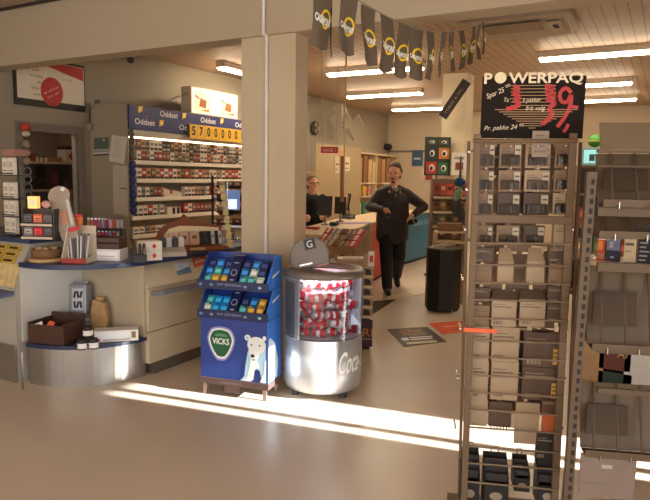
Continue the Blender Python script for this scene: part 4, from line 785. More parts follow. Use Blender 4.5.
for k, s in enumerate(('SUPER', 'TILBUD')): m.text(s, o + xd * .22 + yd * (.72 - .17 * k), xd, yd, .085, rgb(216, 150, 60), w=.27)
one(m, 'floor_poster', 'dark brown floor poster with orange and white lettering', 'floor poster', c)
m, c, xd, yd, o = fposter('', '', [(429, 323.5), (462, 321), (473, 331), (443, 334.5)], M('poster_orange', (226, 88, 40), .4), [(.25, .55, .6, .08, rgb(250, 190, 150)), (.3, .25, .4, .06, rgb(160, 60, 30))]); one(m, 'floor_poster', 'bright orange floor poster in front of the black pedestal', 'floor poster', c)
m, c, xd, yd, o = fposter('', '', [(387, 296.5), (415, 290), (426, 293), (397, 299.5)], M('poster_pale', (226, 206, 160), .4), [(.55, .0, .03, 1, rgb(150, 130, 100)), (.1, .3, .35, .1, rgb(190, 170, 130))]); one(m, 'floor_poster', 'pale floor poster at the feet of the walking man', 'floor poster', c)
m, c, xd, yd, o = fposter('', '', [(352, 303), (396, 299.5), (366, 318.5), (340, 318)], M('dark_mat', (72, 60, 48), .9, bump=.3, scale=80), []); one(m, 'door_mat', 'dark floor mat beside the checkout', 'mat', c)
# ------------------------------------------------------------------ black pedestal, its papers, sweets stand
pc = onz(445, 313, 0); pc = pc + V((-.10, .18, 0)); t = thing('pedestal', 'black eight sided pedestal bin with pale papers on top', 'pedestal', pc, RA + rad(22.5))
def octo(r, z): return [V((r * math.cos(rad(45 * k)), r * math.sin(rad(45 * k)), z)) for k in range(8)]
MB().prism(octo(.215, .03), (0, 0, .72), M('pedestal_black', (24, 20, 18), .4)).build('body', t); MB().prism(octo(.195, 0), (0, 0, .03), INK).build('foot', t)
MB().prism(octo(.22, .75), (0, 0, .018), rgb(70, 58, 48)).build('rim', t); a0_ = octo(.2165, .03); 
m = MB(); q = a0_[6] ; m.cyl((q.x, q.y, .0), (q.x, q.y, .05), .008, CHROME); m.build('metal_corner', t)
for k in range(5):
    m = MB(); m.box((0, 0, .005), (.16, .11, .009), rgb(*((214, 196, 160), (176, 156, 126), (200, 176, 140))[k % 3])); m.box((.02, 0, .0097), (.06, .07, .0006), rgb(96, 80, 66)); one(m, 'leaflet', 'pale leaflet in the pile on the black pedestal', 'leaflet', pc + V((-.07 + .033 * k, -.03 + .02 * k, .769 + .0105 * k)), RA + rad(12 * k - 20), 'leaflets on the pedestal')
pb = atd(447, 262, 8.5); t = thing('sweets_stand', 'tall sweets stand with sloping shelves of bright packets', 'stand', (pb.x, pb.y, 0), RA); SW = .47
for s in (-1, 1): MB().b2((s * SW / 2 - .01, -.02, 0), (s * SW / 2 + .01, .16, 1.56), M('stand_grey', (140, 116, 90), .5)).build('side', t)
MB().b2((-SW / 2, .15, 0), (SW / 2, .165, 1.6), M('stand_grey')).build('back', t); MB().b2((-SW / 2, -.05, 0), (SW / 2, .15, .3), M('stand_base', (96, 78, 60), .5)).build('base', t)
CS = [((206, 92, 70), 'orange red'), ((176, 120, 66), 'brown and orange'), ((120, 116, 70), 'green brown'), ((150, 96, 70), 'dull brown'), ((196, 170, 130), 'pale')]
for k in range(5):
    z = 1.36 - .2 * k; sh = MB().prism([(-SW / 2, -.1, z - .03), (-SW / 2, .15, z + .03), (-SW / 2, .15, z + .042), (-SW / 2, -.1, z - .018)], (SW, 0, 0), M('stand_grey')).build('shelf', t); MB().b2((-SW / 2, -.108, z - .03), (SW / 2, -.1, z + .005), rgb(222, 196, 160)).build('price_rail', sh)
    for j in range(5):
        c, nm = CS[k]; f = .75 + .5 * ((j * 37 + k * 11) % 5) / 5; m = MB(); h = .16 if k == 0 else .12; m.box((0, 0, h / 2), (.082, .06, h), rgb(*[min(255, int(q * f)) for q in c])); m.box((0, -.031, h * .6), (.05, .002, h * .3), rgb(226, 186, 130) if j % 2 else rgb(90, 50, 40))
        one(m, 'sweets_packet', '%s sweets packet on %s shelf of the tall sweets stand' % (nm, ('the top', 'the second', 'the middle', 'the fourth', 'the lowest')[k]), 'sweets', V((pb.x, pb.y, 0)) + Mx.Rotation(RA, 3, 'Z') @ V((-.18 + .09 * j, 0, z + .012)), RA, '%s packets on sweets stand shelf' % nm, rot=(rad(-12), 0, RA))
# bench shelf with papers beneath the stand, in front
pb2 = atd(449, 240, 7.9); t = thing('paper_rack', 'low cream rack of papers between pedestal and sweets stand', 'rack', (pb2.x, pb2.y, 0), RA)
z1 = atd(449, 231, 7.9).z
for z in (z1, z1 - .13): MB().b2((-.18, -.12, z - .02), (.2, .12, z), rgb(236, 208, 166)).build('shelf', t)
for x in (-.18, .19): MB().b2((x - .01, -.11, 0), (x + .01, .11, z1 - .02), rgb(196, 166, 126)).build('side', t)
m = MB(); m.box((0, 0, .05), (.3, .16, .1), M('brown_magazines', (140, 96, 56), .6, var=.4, scale=30)); one(m, 'magazine_box', 'brown box of magazines on the low cream rack', 'box', (pb2.x, pb2.y, z1 + .001), RA)
# hanging items beside the stand
hp = atd(460, 180, 8.3); t = thing('hook_stand', 'thin hook pole beside the sweets stand', 'stand', (hp.x, hp.y, 0)); MB().cyl((0, 0, 0), (0, 0, 1.9), .014, rgb(110, 96, 80)).build('pole', t); MB().lathe([(0, 0), (.15, 0), (.14, .02), (0, .025)], rgb(70, 62, 54)).build('base', t)
for k in range(4): MB().cyl((0, 0, 1.68 - .22 * k), (.0 - FW.x * .14, -FW.y * .14, 1.7 - .22 * k), .005, CHROME, n=6).build('hook', t)
def hang(name, label, cat, u, v, d, dims, col, rot=0):
    m = MB(); m.ball((0, 0, -dims[2] / 2), .5, rgb(*col, var=.3, scale=20), 12, dims); m.box((0, 0, .01), (.03, .01, .04), rgb(*[int(q * .7) for q in col])); one(m, name, label, cat, atd(u, v, d), rot=(0, rad(rot), RA))
hang('blue_hat', 'round blue cap hanging beside the sweets stand', 'cap', 460, 177, 8.15, (.15, .12, .13), (30, 80, 120)); hang('green_pouch', 'pale green pouch hanging at a slant below the blue cap', 'pouch', 462, 188, 8.12, (.1, .06, .2), (130, 150, 110), 30); hang('dark_glove', 'dark grey glove hanging beside the pale green pouch', 'glove', 457, 190, 8.2, (.13, .07, .36), (74, 66, 58)); hang('dark_glove', 'small dark glove hanging lowest on the hook pole', 'glove', 462, 206, 8.14, (.1, .06, .2), (60, 52, 44))
# boards on and beside the rear column
g = atd(437.5, 156, 10.15); gz = atd(437.5, 175.5, 10.15).z; h = atd(437.5, 137, 10.15).z - gz; w = .42
t = thing('picture_board', 'dark green board with six coloured pictures by the rear column', 'sign', (g.x, g.y, gz), RA); m = MB(); m.b2((-w / 2, 0, 0), (w / 2, .02, h), M('board_green', (46, 52, 34), .5)); m.build('board', t)
m = MB()
for i, (x, z, ww, hh, c) in enumerate(((-.17, .5, .14, .08, (70, 80, 66)), (.02, .5, .15, .08, (80, 76, 60)), (-.17, .27, .15, .18, (44, 56, 60)), (.02, .27, .17, .18, (196, 124, 44)), (-.18, .03, .17, .19, (190, 52, 34)), (.02, .03, .16, .18, (40, 110, 66)))):
    m.flat([(x, z), (x + ww, z), (x + ww, z + hh), (x, z + hh)], (0, -.001, 0), (1, 0, 0), (0, 0, 1), rgb(*c)); m.flat(ell(x + ww * .55, z + hh * .5, ww * .28, hh * .3, 10), (0, -.002, 0), (1, 0, 0), (0, 0, 1), rgb(226, 220, 206)); m.flat(ell(x + ww * .5, z + hh * .45, ww * .16, hh * .2, 8), (0, -.003, 0), (1, 0, 0), (0, 0, 1), rgb(40, 36, 34))
m.build('pictures', t); MB().cyl((0, .03, -gz + .0), (0, .03, h * .9), .015, rgb(120, 104, 84)).build('pole', t); MB().lathe([(0, -gz), (.16, -gz), (.15, -gz + .02), (0, -gz + .025)], rgb(80, 70, 60)).build('base', t)
q = atd(458.5, 175, 10.05); m = MB(); m.b2((-.12, 0, 0), (.12, .004, .36), PAPER); m.flat([(-.06, .08), (.07, .08), (.07, .2), (-.06, .2)], (0, -.001, 0), (1, 0, 0), (0, 0, 1), rgb(140, 70, 50)); m.flat([(-.08, .25), (.08, .25), (.08, .29), (-.08, .29)], (0, -.001, 0), (1, 0, 0), (0, 0, 1), rgb(150, 140, 130)); one(m, 'hanging_poster', 'white poster with reddish picture on the rear cream column', 'poster', q, RA)
q = atd(428, 183, 10.3); m = MB(); m.b2((-.1, 0, 0), (.1, .004, .22), rgb(222, 200, 170)); m.flat([(-.05, .05), (.07, .05), (.07, .14), (-.05, .14)], (0, -.001, 0), (1, 0, 0), (0, 0, 1), rgb(176, 70, 46)); o_ = one(m, 'paper_sheet', 'small sheet with red block below the dark green board', 'poster', q, RA)
q = onY(417, 166, YB - .03); m = MB(); m.b2((-.15, 0, 0), (.15, .02, .42), M('blue_wall_sign', (52, 84, 110), .5)); m.flat([(-.09, .17), (.09, .17), (.09, .22), (-.09, .22)], (0, -.001, 0), (1, 0, 0), (0, 0, 1), rgb(176, 190, 200)); one(m, 'wall_sign', 'blue sign on the back wall behind the walking man', 'sign', q)
q0 = onY(390, 152.5, YB - .02); m = MB(); m.b2((0, 0, 0), (3.2, .015, .05), rgb(110, 96, 78)); one(m, 'wall_rail', 'dark rail along the back wall at head height', 'rail', (XL + .02, YB - .02, q0.z))
# sloping dark banner on the rear column
a, b_ = atd(442.5, 117, 10.0), atd(467, 81, 9.9); xd = (b_ - a).normalized(); nr = -FW; yd = nr.cross(xd).normalized(); w = .075
m = MB(); c = (a + b_) / 2; L = (b_ - a).length; m.prism([xd * (-L / 2) - yd * w, xd * (L / 2) - yd * w, xd * (L / 2) + yd * w, xd * (-L / 2) + yd * w], FW * .015, M('banner_dark', (46, 36, 28), .5)); m.text('TOBAK & SPIL', xd * (-L * .40) - yd * .016, xd, yd, .034, rgb(160, 136, 100), w=L * .7); one(m, 'hanging_banner', 'long dark banner hung at a slant on the rear column', 'sign', c)
# zigzag metal decorations hanging before the left wall
for k, (pts, lab) in enumerate(((((331, 140), (335, 128), (329, 120), (334, 111), (338, 113)), 'bent silver zigzag strip hanging left of the golden rod'), (((345, 128), (349, 112), (356, 124), (362, 115), (366, 125)), 'upper silver zigzag strip hanging right of the golden rod'), (((351, 128), (357, 140), (352, 133), (345, 126)), 'lower silver zigzag strip hanging right of the golden rod'))):
    P = [atd(u - 3 if k else u, v, 13.4) for u, v in pts]; c = P[0].copy(); m = MB()
    for A, B in zip(P[:-1], P[1:]): 
        m.cyl(A - c, B - c, .022, M('zigzag_metal', (128, 116, 98), .4, .3), n=6)
    m.cyl(max(P, key=lambda q: q.z) - c, V((max(P, key=lambda q: q.z).x - c.x, max(P, key=lambda q: q.z).y - c.y, ZC - c.z)), .003, CHROME, n=4)
    one(m, 'zigzag_strip', lab, 'decoration', c)
# wall fan camera on the far left wall, dome camera
p = onX(314, 128, XL + .03); t = thing('wall_fan', 'small dark round wall fan beside the cream column', 'fan', p); m = MB(); m.lathe([(.0, .0), (.14, .0), (.15, .02), (.14, .05), (.0, .05)], rgb(60, 52, 46), n=20); m.v = [(z, y, x) for x, y, z in m.v]; m.build('guard', t)
m = MB()
for k in range(3): m.ball((.07, .07 * math.cos(k * 2.1), .07 * math.sin(k * 2.1)), .05, rgb(176, 150, 120), 8, (.2, 1, 1))
m.build('blades', t); MB().cyl((-.02, 0, 0), (.0, 0, -.12), .02, rgb(60, 52, 46)).build('bracket', t)
p = onX(386, 147, XL + .03); t = thing('wall_speaker', 'small dark camera on the left wall in the back corner', 'camera', p); MB().ball((.06, 0, 0), .12, BLACK, 12, (1, 1, .8)).build('body', t); MB().box((.0, .0, .06), (.06, .06, .06), rgb(70, 60, 52)).build('bracket', t)
# white pigeonhole shelving on the left wall near the back corner
sy0, sy1 = onX(353, 152, -6.42).y, 15.55; zt = onX(353, 151.5, -6.42).z
t = thing('file_shelf', 'white pigeonhole shelving with cartons in the back left corner', 'shelf unit', (-6.6, (sy0 + sy1) / 2, 0)); oc = V(t.location); FS = M('file_shelf_white', (216, 190, 150), .55)
for y in (sy0, (sy0 + sy1) / 2, sy1): MB().b2(V((-6.78, y - .03, 0)) - oc, V((-6.42, y + .03, zt)) - oc, FS).build('upright', t)
zs = [.1, .66, 1.12, zt - .75, zt - .03]
for z in zs: MB().b2(V((-6.78, sy0, z)) - oc, V((-6.42, sy1, z + .035)) - oc, FS).build('shelf', t)
MB().b2(V((-6.79, sy0, 0)) - oc, V((-6.775, sy1, zt)) - oc, rgb(176, 146, 110)).build('back', t)
def fgood(y, z, w, h, c, name, label, cat): one(MB().box((0, 0, h / 2), (.24, w, h), rgb(*c)), name, label, cat, (-6.56, y, z + .037))
hw = (sy1 - sy0) / 2
for col in range(2):
    ya = sy0 + col * hw
    for k, (f, w, h, c) in enumerate(((.12, .22, .62, (150, 108, 64)), (.34, .2, .6, (176, 130, 84)), (.54, .2, .64, (140, 96, 58)), (.74, .2, .56, (190, 150, 106)), (.9, .12, .5, (206, 176, 140)))):
        fgood(ya + hw * f, zs[3], w, h, c, 'carton', 'brown carton standing in the %s top pigeonhole of the corner shelving' % ('left', 'right')[col], 'carton'); bpy.data.objects[-1] if 0 else None
for k, (f, w, h, c, lab) in enumerate(((.06, .2, .27, (222, 200, 170), 'white folder leaning in the middle row of corner shelving'), (.16, .15, .28, (206, 180, 150), 'tall cream folder in the middle row of corner shelving'), (.26, .2, .25, (196, 166, 60), 'yellow carton in the middle row of corner shelving'), (.36, .12, .26, (170, 150, 126), 'grey carton in the middle row of corner shelving'))): fgood(sy0 + 2 * hw * f, zs[2], w, h, c, 'folder', lab, 'folder')
for k, (f, w, h, c, lab) in enumerate(((.07, .25, .25, (196, 160, 110), 'tan carton in the low row of corner shelving'), (.2, .2, .3, (222, 190, 110), 'yellow folder in the low row of corner shelving'), (.33, .25, .2, (176, 140, 100), 'flat brown carton in the low row of corner shelving'))): fgood(sy0 + 2 * hw * f, zs[1], w, h, c, 'folder', lab, 'folder')
pk = onX(373, 187, -6.35); m = MB(); m.ball((0, 0, 0), .17, rgb(214, 50, 90), 12, (.7, 1.2, .8)); one(m, 'pink_bag', 'bright pink bag on the corner shelving behind the man', 'bag', (-6.55, pk.y, zs[2] + .037 + .137))
pk = onX(366, 203, -6.35); one(MB().box((0, 0, .16), (.2, .16, .32), rgb(30, 130, 110)), 'teal_folder', 'teal folder on the corner shelving beside the man', 'folder', (-6.5, pk.y, zs[1] + .037))
for k, o_ in enumerate([o for o in bpy.data.objects if o.name.startswith('carton')]): o_['group'] = 'cartons in the %s top pigeonhole' % ('left' if k < 5 else 'right')
# notice papers on the partition behind the clerk
one(MB().b2((-.02, 0, 0), (0, 2.0, 2.25), M('store_door', (176, 152, 118), .5)), 'cupboard_side', 'tan cupboard side with papers behind the checkout', 'cupboard', (-6.0, 10.4, 0))
for k, (u, v, w, h, c, lab) in enumerate(((337, 165, .2, .34, (206, 190, 160), 'notice on the tan cupboard side, left one'), (341, 158, .12, .3, (196, 120, 70), 'orange strip notice on the tan cupboard side'), (347, 164, .26, .3, (222, 206, 176), 'white notice on the tan cupboard side, right one'))):
    p = onX(u, v, -5.99); m = MB(); m.b2((0, -w / 2, -h / 2), (.004, w / 2, h / 2), rgb(*c)); m.b2((.004, -w * .3, 0), (.005, w * .3, .03), rgb(90, 70, 60)); m.b2((.004, -w * .3, -.1), (.005, w * .2, -.08), rgb(120, 100, 86)); one(m, 'hanging_notice', lab, 'paper', p)
one(MB().b2((-.02, 0, 0), (0, 1.2, 2.15), M('dark_doorway', (92, 78, 60), .7)), 'doorway_sheet', 'dark brown sheet standing in for the doorway behind the clerk', 'cupboard', (-6.3, 9.1, 0))  # dark sheet put in for the dim doorway beyond the clerk
p = onX(310, 172, -6.2); t = thing('small_shelf', 'small pale shelf board on the wall behind the clerk', 'shelf', (-6.28, p.y, p.z)); MB().b2((0, -.3, -.02), (.2, .3, .01), rgb(206, 170, 126)).build('board', t); MB().b2((0, -.2, -.1), (.02, -.16, -.02), rgb(120, 100, 80)).build('bracket', t)
# ------------------------------------------------------------------ people
SKIN = M('skin', (236, 174, 138), .5, var=.1, scale=14); HAIRB = M('hair_brown', (88, 62, 44), .7, var=.3, scale=50); COAT = M('dark_coat', (54, 45, 38), .65, var=.25, scale=10, bump=.3); JEANS = M('dark_trousers', (30, 30, 34), .8, var=.2, scale=12); SHOE = M('dark_shoe', (24, 21, 20), .45)
class Blob:
    def __init__(s): s.m = MB()
    def cap(s, a, b, ra, rb, n=14): s.m.cyl(a, b, ra, SKIN, rb, n); s.m.ball(a, ra, SKIN, n); s.m.ball(b, rb, SKIN, n); return s
    def chain(s, pts):
        for (p, r), (q, t) in zip(pts[:-1], pts[1:]): s.cap(p, q, r, t)
        return s
    def el(s, c, r, sq=(1, 1, 1), rot=None): s.m.ball(c, r, SKIN, 16, sq, rot); return s
    def done(s, name, mat, parent, vox=.009, smooth=4):
        o = s.m.build(name); r = o.modifiers.new('r', 'REMESH'); r.mode = 'VOXEL'; r.voxel_size = vox; r.use_smooth_shade = True
        k = o.modifiers.new('s', 'SMOOTH'); k.iterations = smooth; k.factor = .5
        me = bpy.data.meshes.new_from_object(o.evaluated_get(bpy.context.evaluated_depsgraph_get())); bpy.data.objects.remove(o)
        me.materials.clear(); me.materials.append(mat)
        for p in me.polygons: p.use_smooth = True; p.material_index = 0
        n = bpy.data.objects.new(name, me); COL.objects.link(n); n.parent = parent; return n
def hand(B, wrist, palm, fdir, side, spread, r=.0105, curl=.5):
    # palm from wrist along (palm-wrist); four fingers bending towards fdir, thumb leaving the palm's side
    wrist, palm, fdir, side = V(wrist), V(palm), V(fdir).normalized(), V(side).normalized(); pd_ = (palm - wrist).normalized()
    for k in range(4):
        root = palm + side * (.028 - .019 * k); L = (.030, .034, .032, .025)[k]
        B.cap(wrist + side * (.012 - .008 * k), root, .017, .0125)
        d1 = (pd_ * (1 - curl) + fdir * curl).normalized(); d2 = (pd_ * (.45 - curl) + fdir).normalized(); a = root + d1 * L; b = a + d2 * L * .8; c = b + (fdir - pd_ * .5).normalized() * L * .6
        B.chain([(root, r), (a, r * .95), (b, r * .88), (c, r * .78)])
    th = wrist + pd_ * .03 + side * .03; B.chain([(wrist + pd_ * .02 + side * .015, .016), (th + side * .014, .0125), (th + side * .022 + pd_ * .028 + fdir * .014, .011), (th + side * .016 + pd_ * .045 + fdir * .03, .009)])
def head(B, c, yaw, s=1.0, pitch=0):
    R3 = Mx.Rotation(yaw, 3, 'Z') @ Mx.Rotation(pitch, 3, 'X'); f = lambda x, y, z: V(c) + R3 @ V((x * s, y * s, z * s))
    B.el(f(0, .012, .035), .098 * s, (.80, 1.0, .98), R3); B.el(f(0, -.022, -.03), .074 * s, (.84, .92, 1.15), R3); B.el(f(0, -.05, -.092), .034 * s, (1.15, .9, .8), R3)
    B.chain([(f(0, -.092, .02), .010 * s), (f(0, -.112, -.022), .015 * s)]); B.el(f(-.014, -.1, -.027), .010 * s); B.el(f(.014, -.1, -.027), .010 * s)
    B.chain([(f(-.045, -.076, .032), .013 * s), (f(.045, -.076, .032), .013 * s)])
    for q in (-1, 1): B.el(f(q * .08, .01, -.005), .028 * s, (.35, .7, 1.1), R3); B.el(f(q * .04, -.07, -.02), .026 * s, (1, .7, .8), R3)
    B.chain([(f(-.022, -.088, -.058), .009 * s), (f(.022, -.088, -.058), .009 * s)])
    return f
# the walking man
mp = atd(391, 290, 8.72); mp.z = 0; t = thing('person', 'man in dark jacket walking with a black camera in hand', 'person', mp, RA + rad(6))
B = Blob(); f = head(B, (0, -.03, 1.655), rad(-28), 1.12, rad(8))
B.chain([((0, .03, 1.43), .06), ((0, -.01, 1.58), .055)])
B.chain([((0, .02, .98), .13), ((0, .03, 1.2), .135), ((0, .03, 1.38), .13)])
SHL, SHR = (-.185, .03, 1.375), (.185, .03, 1.375)
HL, HR = V((-.15, -.27, 1.14)), V((.215, -.15, 1.06))
B.chain([(SHL, .055), ((-.33, .0, 1.19), .045), ((-.20, -.23, 1.165), .03)]); B.chain([(SHR, .055), ((.455, .08, 1.20), .045), ((.265, -.105, 1.09), .03)])
hand(B, (-.195, -.235, 1.165), (-.135, -.275, 1.145), (.25, .15, -1), (.1, -.6, .6), 1); hand(B, (.262, -.107, 1.088), (.205, -.15, 1.055), (-.5, .2, -1), (-.2, -.7, .5), -1)
B.chain([((-.09, .02, .92), .085), ((-.095, -.12, .50), .055), ((-.11, -.27, .09), .04)]); B.chain([((.09, .03, .92), .085), ((.095, .05, .50), .055), ((.15, .36, .14), .04)])
B.done('body', SKIN, t, .007, 2)
J = Blob()
J.el((0, .03, 1.30), .2, (1.02, .72, .8)); J.chain([((0, .04, 1.46), .075), ((-.17, .03, 1.385), .08)]); J.chain([((0, .04, 1.46), .075), ((.17, .03, 1.385), .08)]); J.chain([((-.09, .03, 1.30), .13), ((-.10, .02, 1.0), .14)]); J.chain([((.09, .03, 1.30), .13), ((.10, .02, 1.0), .14)]); J.chain([((0, -.02, 1.30), .125), ((0, -.03, .98), .14)])
J.chain([((-.10, .02, 1.0), .135), ((-.115, .01, .78), .125)]); J.chain([((.10, .02, 1.0), .135), ((.115, .03, .78), .125)]); J.chain([((0, -.03, .98), .13), ((0, -.03, .77), .12)]); 
J.chain([(SHL, .085), ((-.335, .0, 1.19), .07), ((-.205, -.215, 1.165), .05)]); J.chain([(SHR, .085), ((.465, .085, 1.20), .07), ((.285, -.09, 1.10), .05)])
J.chain([((-.06, .06, 1.47), .05), ((.06, .06, 1.47), .05)]); J.chain([((-.07, -.02, 1.475), .03), ((-.02, -.12, 1.40), .026)]); J.chain([((.07, -.02, 1.475), .03), ((.035, -.12, 1.39), .026)])
jo = J.done('jacket', COAT, t, .011, 5)
m = MB(); m.box((.012, -.172, 1.14), (.012, .008, .5), rgb(24, 20, 18)); m.box((-.11, -.155, 1.26), (.1, .02, .012), rgb(28, 24, 20)); m.box((.12, -.15, 1.26), (.1, .02, .012), rgb(28, 24, 20)); m.box((.0, -.165, .98), (.28, .012, .02), rgb(26, 22, 20)); m.build('jacket_seam', jo)
T = Blob(); T.el((0, .02, .88), .15, (1.1, .85, .9)); T.chain([((-.095, .02, .88), .115), ((-.105, -.12, .50), .094), ((-.112, -.26, .10), .074)]); T.chain([((.095, .03, .88), .115), ((.115, .04, .50), .094), ((.155, .34, .16), .072)]); T.done('trousers', JEANS, t, .011, 4)
S1 = Blob(); S1.chain([((-.112, -.24, .055), .052), ((-.12, -.36, .042), .048), ((-.13, -.45, .036), .036)]); S1.el((-.112, -.24, .03), .05, (.9, 1, .6)); S1.done('shoe', SHOE, t, .009, 2)
S2 = Blob(); S2.chain([((.155, .37, .12), .05), ((.15, .27, .055), .048), ((.145, .20, .036), .036)]); S2.done('shoe', SHOE, t, .009, 2)
H = Blob(); g = lambda x, y, z: f(x, y, z)
R3 = Mx.Rotation(rad(-28), 3, 'Z') @ Mx.Rotation(rad(8), 3, 'X')
H.el(g(0, .028, .068), .105, (.86, 1.0, .92), R3); H.el(g(0, .07, 0), .085, (1.05, .7, 1.1), R3); H.el(g(-.078, .025, .035), .036, (.5, 1, 1.2), R3); H.el(g(.078, .025, .035), .036, (.5, 1, 1.2), R3); H.done('hair', HAIRB, t, .009, 2)
m = MB()
for q in (-1, 1): MB().ball(g(q * .034, -.083, .013), .0095, rgb(40, 30, 26), 8).build('eye', t); MB().ball(g(q * .034, -.089, .036), .02, HAIRB, 8, (1.1, .4, .3), R3).build('eyebrow', t)
m = MB(); m.ball(g(0, -.097, -.047), .03, rgb(92, 60, 44), 10, (1.1, .5, .38), R3); m.ball(g(0, -.078, -.088), .03, rgb(110, 76, 58), 10, (.9, .6, .6), R3); m.build('moustache', t)
m = MB(); m.prism([V((-.045, -.10, 1.47)), V((.05, -.10, 1.47)), V((.012, -.145, 1.33))], (0, .02, 0), rgb(150, 140, 126)); m.build('shirt_collar', t)
RM = Mx.Rotation(RA + rad(6), 3, 'Z')
cp = mp + RM @ V((-.135, -.30, 1.06)); tc_ = thing('camera', 'black camera held low in the hand of the walking man', 'camera', cp, RA + rad(6)); MB().box((0, 0, 0), (.13, .06, .09), BLACK).build('camera_body', tc_, .012); MB().cyl((0, -.03, -.005), (0, -.1, -.01), .034, BLACK, n=16).build('lens', tc_); MB().box((0, 0, .05), (.05, .045, .025), BLACK).build('viewfinder', tc_, .006)
m = MB(); m.tube([(-.065, 0, .03), (-.09, .0, -.06), (-.06, -.02, -.15), (.0, -.02, -.11), (.05, 0, -.04)], .007, rgb(40, 36, 36)); m.build('strap', tc_); m = MB(); m.box((.02, -.032, -.02), (.02, .004, .012), PWH); m.build('badge', tc_)
cp = mp + RM @ V((.23, -.2, 1.0)); tc_ = thing('camera_lens', 'black camera lens with bright ring held at the hip', 'lens', cp, rot=(rad(70), rad(10), RA + rad(35))); MB().cyl((0, 0, -.05), (0, 0, .06), .038, BLACK, n=16).build('barrel', tc_); MB().lathe([(.039, .045), (.042, .06), (.034, .063)], CHROME, n=16).build('ring', tc_); MB().cyl((0, 0, -.055), (0, 0, -.045), .034, rgb(90, 90, 96), n=16).build('glass', tc_)
# the clerk behind the checkout
kp = onX(312, 187, -4.75); kp.z = 0; t = thing('person', 'clerk with glasses and dark top standing behind the checkout', 'person', kp, RA + rad(10))
B = Blob(); f2 = head(B, (0, -.03, 1.50), rad(20), .98, rad(6)); f = f2
B.chain([((0, .03, 1.28), .05), ((0, 0, 1.42), .048)]); B.chain([((0, .02, .9), .12), ((0, .03, 1.22), .12)])
B.chain([((-.17, .03, 1.27), .05), ((-.24, .0, 1.03), .04), ((-.14, -.24, 1.02), .028)]); B.chain([((.17, .03, 1.27), .05), ((.24, .0, 1.03), .04), ((.14, -.24, 1.04), .028)])
hand(B, (-.145, -.23, 1.02), (-.12, -.29, 1.01), (.2, -.2, -1), (.7, -.3, .3), 1); hand(B, (.145, -.23, 1.04), (.12, -.29, 1.03), (-.2, -.2, -1), (-.7, -.3, .3), -1)
B.chain([((-.08, .02, .85), .08), ((-.08, .0, .45), .055), ((-.08, .02, .08), .04)]); B.chain([((.08, .02, .85), .08), ((.08, .0, .45), .055), ((.08, .02, .08), .04)])
B.done('body', SKIN, t, .007, 2)
J = Blob(); J.el((0, .03, 1.2), .18, (1.1, .7, .85)); J.chain([((-.08, .03, 1.2), .12), ((-.08, .02, .85), .12)]); J.chain([((.08, .03, 1.2), .12), ((.08, .02, .85), .12)]); J.chain([((0, .0, 1.2), .12), ((0, .0, .85), .12)])
for q in (-1, 1): J.chain([((q * .17, .03, 1.27), .072), ((q * .245, .0, 1.03), .058), ((q * .15, -.21, 1.03), .042)])
J.chain([((-.04, .03, 1.32), .045), ((.04, .03, 1.32), .045)]); J.done('dark_top', M('dark_top', (26, 24, 24), .8), t, .011, 4)
T = Blob(); T.chain([((-.08, .02, .85), .1), ((-.08, .0, .45), .075), ((-.08, .02, .1), .06)]); T.chain([((.08, .02, .85), .1), ((.08, .0, .45), .075), ((.08, .02, .1), .06)]); T.done('trousers', JEANS, t, .012, 3)
for q in (-1, 1): S = Blob(); S.chain([((q * .08, .03, .045), .045), ((q * .08, -.1, .04), .04)]); S.done('shoe', SHOE, t, .01, 2)
H = Blob(); R3 = Mx.Rotation(rad(20), 3, 'Z'); H.el(f(0, .03, .06), .098, (.88, 1.0, .9), R3); H.el(f(0, .07, -.02), .075, (1.1, .6, 1.2), R3); H.done('hair', M('hair_fair', (120, 88, 62), .7, var=.3, scale=50), t, .009, 2)
m = MB()
for q in (-1, 1):
    c = f(q * .036, -.095, .012); m.tube([c + R3 @ V((.03 * math.cos(a * .785), 0, .022 * math.sin(a * .785))) for a in range(9)], .0035, BLACK); m.tube([f(q * .066, -.09, .014), f(q * .085, .01, .01)], .003, BLACK)
m.tube([f(-.008, -.1, .014), f(.008, -.1, .014)], .003, BLACK); m.build('glasses', t)
m = MB()
for q in (-1, 1): MB().ball(f(q * .034, -.08, .013), .009, rgb(40, 32, 28), 8).build('eye', t)
m.ball(f(0, -.09, -.058), .02, rgb(150, 84, 74), 8, (1.1, .4, .25), R3); m.build('mouth', t)
gp = kp + Mx.Rotation(RA + rad(10), 3, 'Z') @ V((.10, -.34, 1.05)); m = MB(); m.box((0, 0, .02), (.13, .03, .05), rgb(60, 130, 66)); m.box((.1, 0, .03), (.1, .02, .02), rgb(206, 190, 160)); one(m, 'green_pack', 'small green pack held by the clerk with glasses', 'packet', gp, RA)
# ------------------------------------------------------------------ hook rack with hanging packs (right of centre)
KA = rad(20); KO = V((-.53, 2.68, 0)); KR = Mx.Rotation(KA, 3, 'Z'); KRT = KR.transposed()
def inplane(u, v, O, y):
    r = ray(u, v); n = KR @ V((0, 1, 0)); p0 = O + n * y; p = CO + r * ((p0 - CO).dot(n) / r.dot(n)); return KRT @ (p - O)
def rk(u, v, y=0): return inplane(u, v, KO, y)
KW = lambda p: KO + KR @ V(p)
BRZ = M('rack_bronze', (110, 86, 62), .65, 0, var=.06)
t = thing('hook_rack', 'freestanding bronze metal rack with crossbars and hanging packs', 'rack', KO, KA)
def post(ub, vb, ut, vt, y, w, d, nm='post', mat=BRZ):
    a = rk(ub, vb, y); b = rk(ut, vt, y); k = (a.z - 0) / (b.z - a.z); a = a - (b - a) * k
    m = MB(); m.prism([a + V((-w / 2, 0, 0)), a + V((w / 2, 0, 0)), a + V((w / 2, d, 0)), a + V((-w / 2, d, 0))], b - a, mat); return m.build(nm, t, .003)
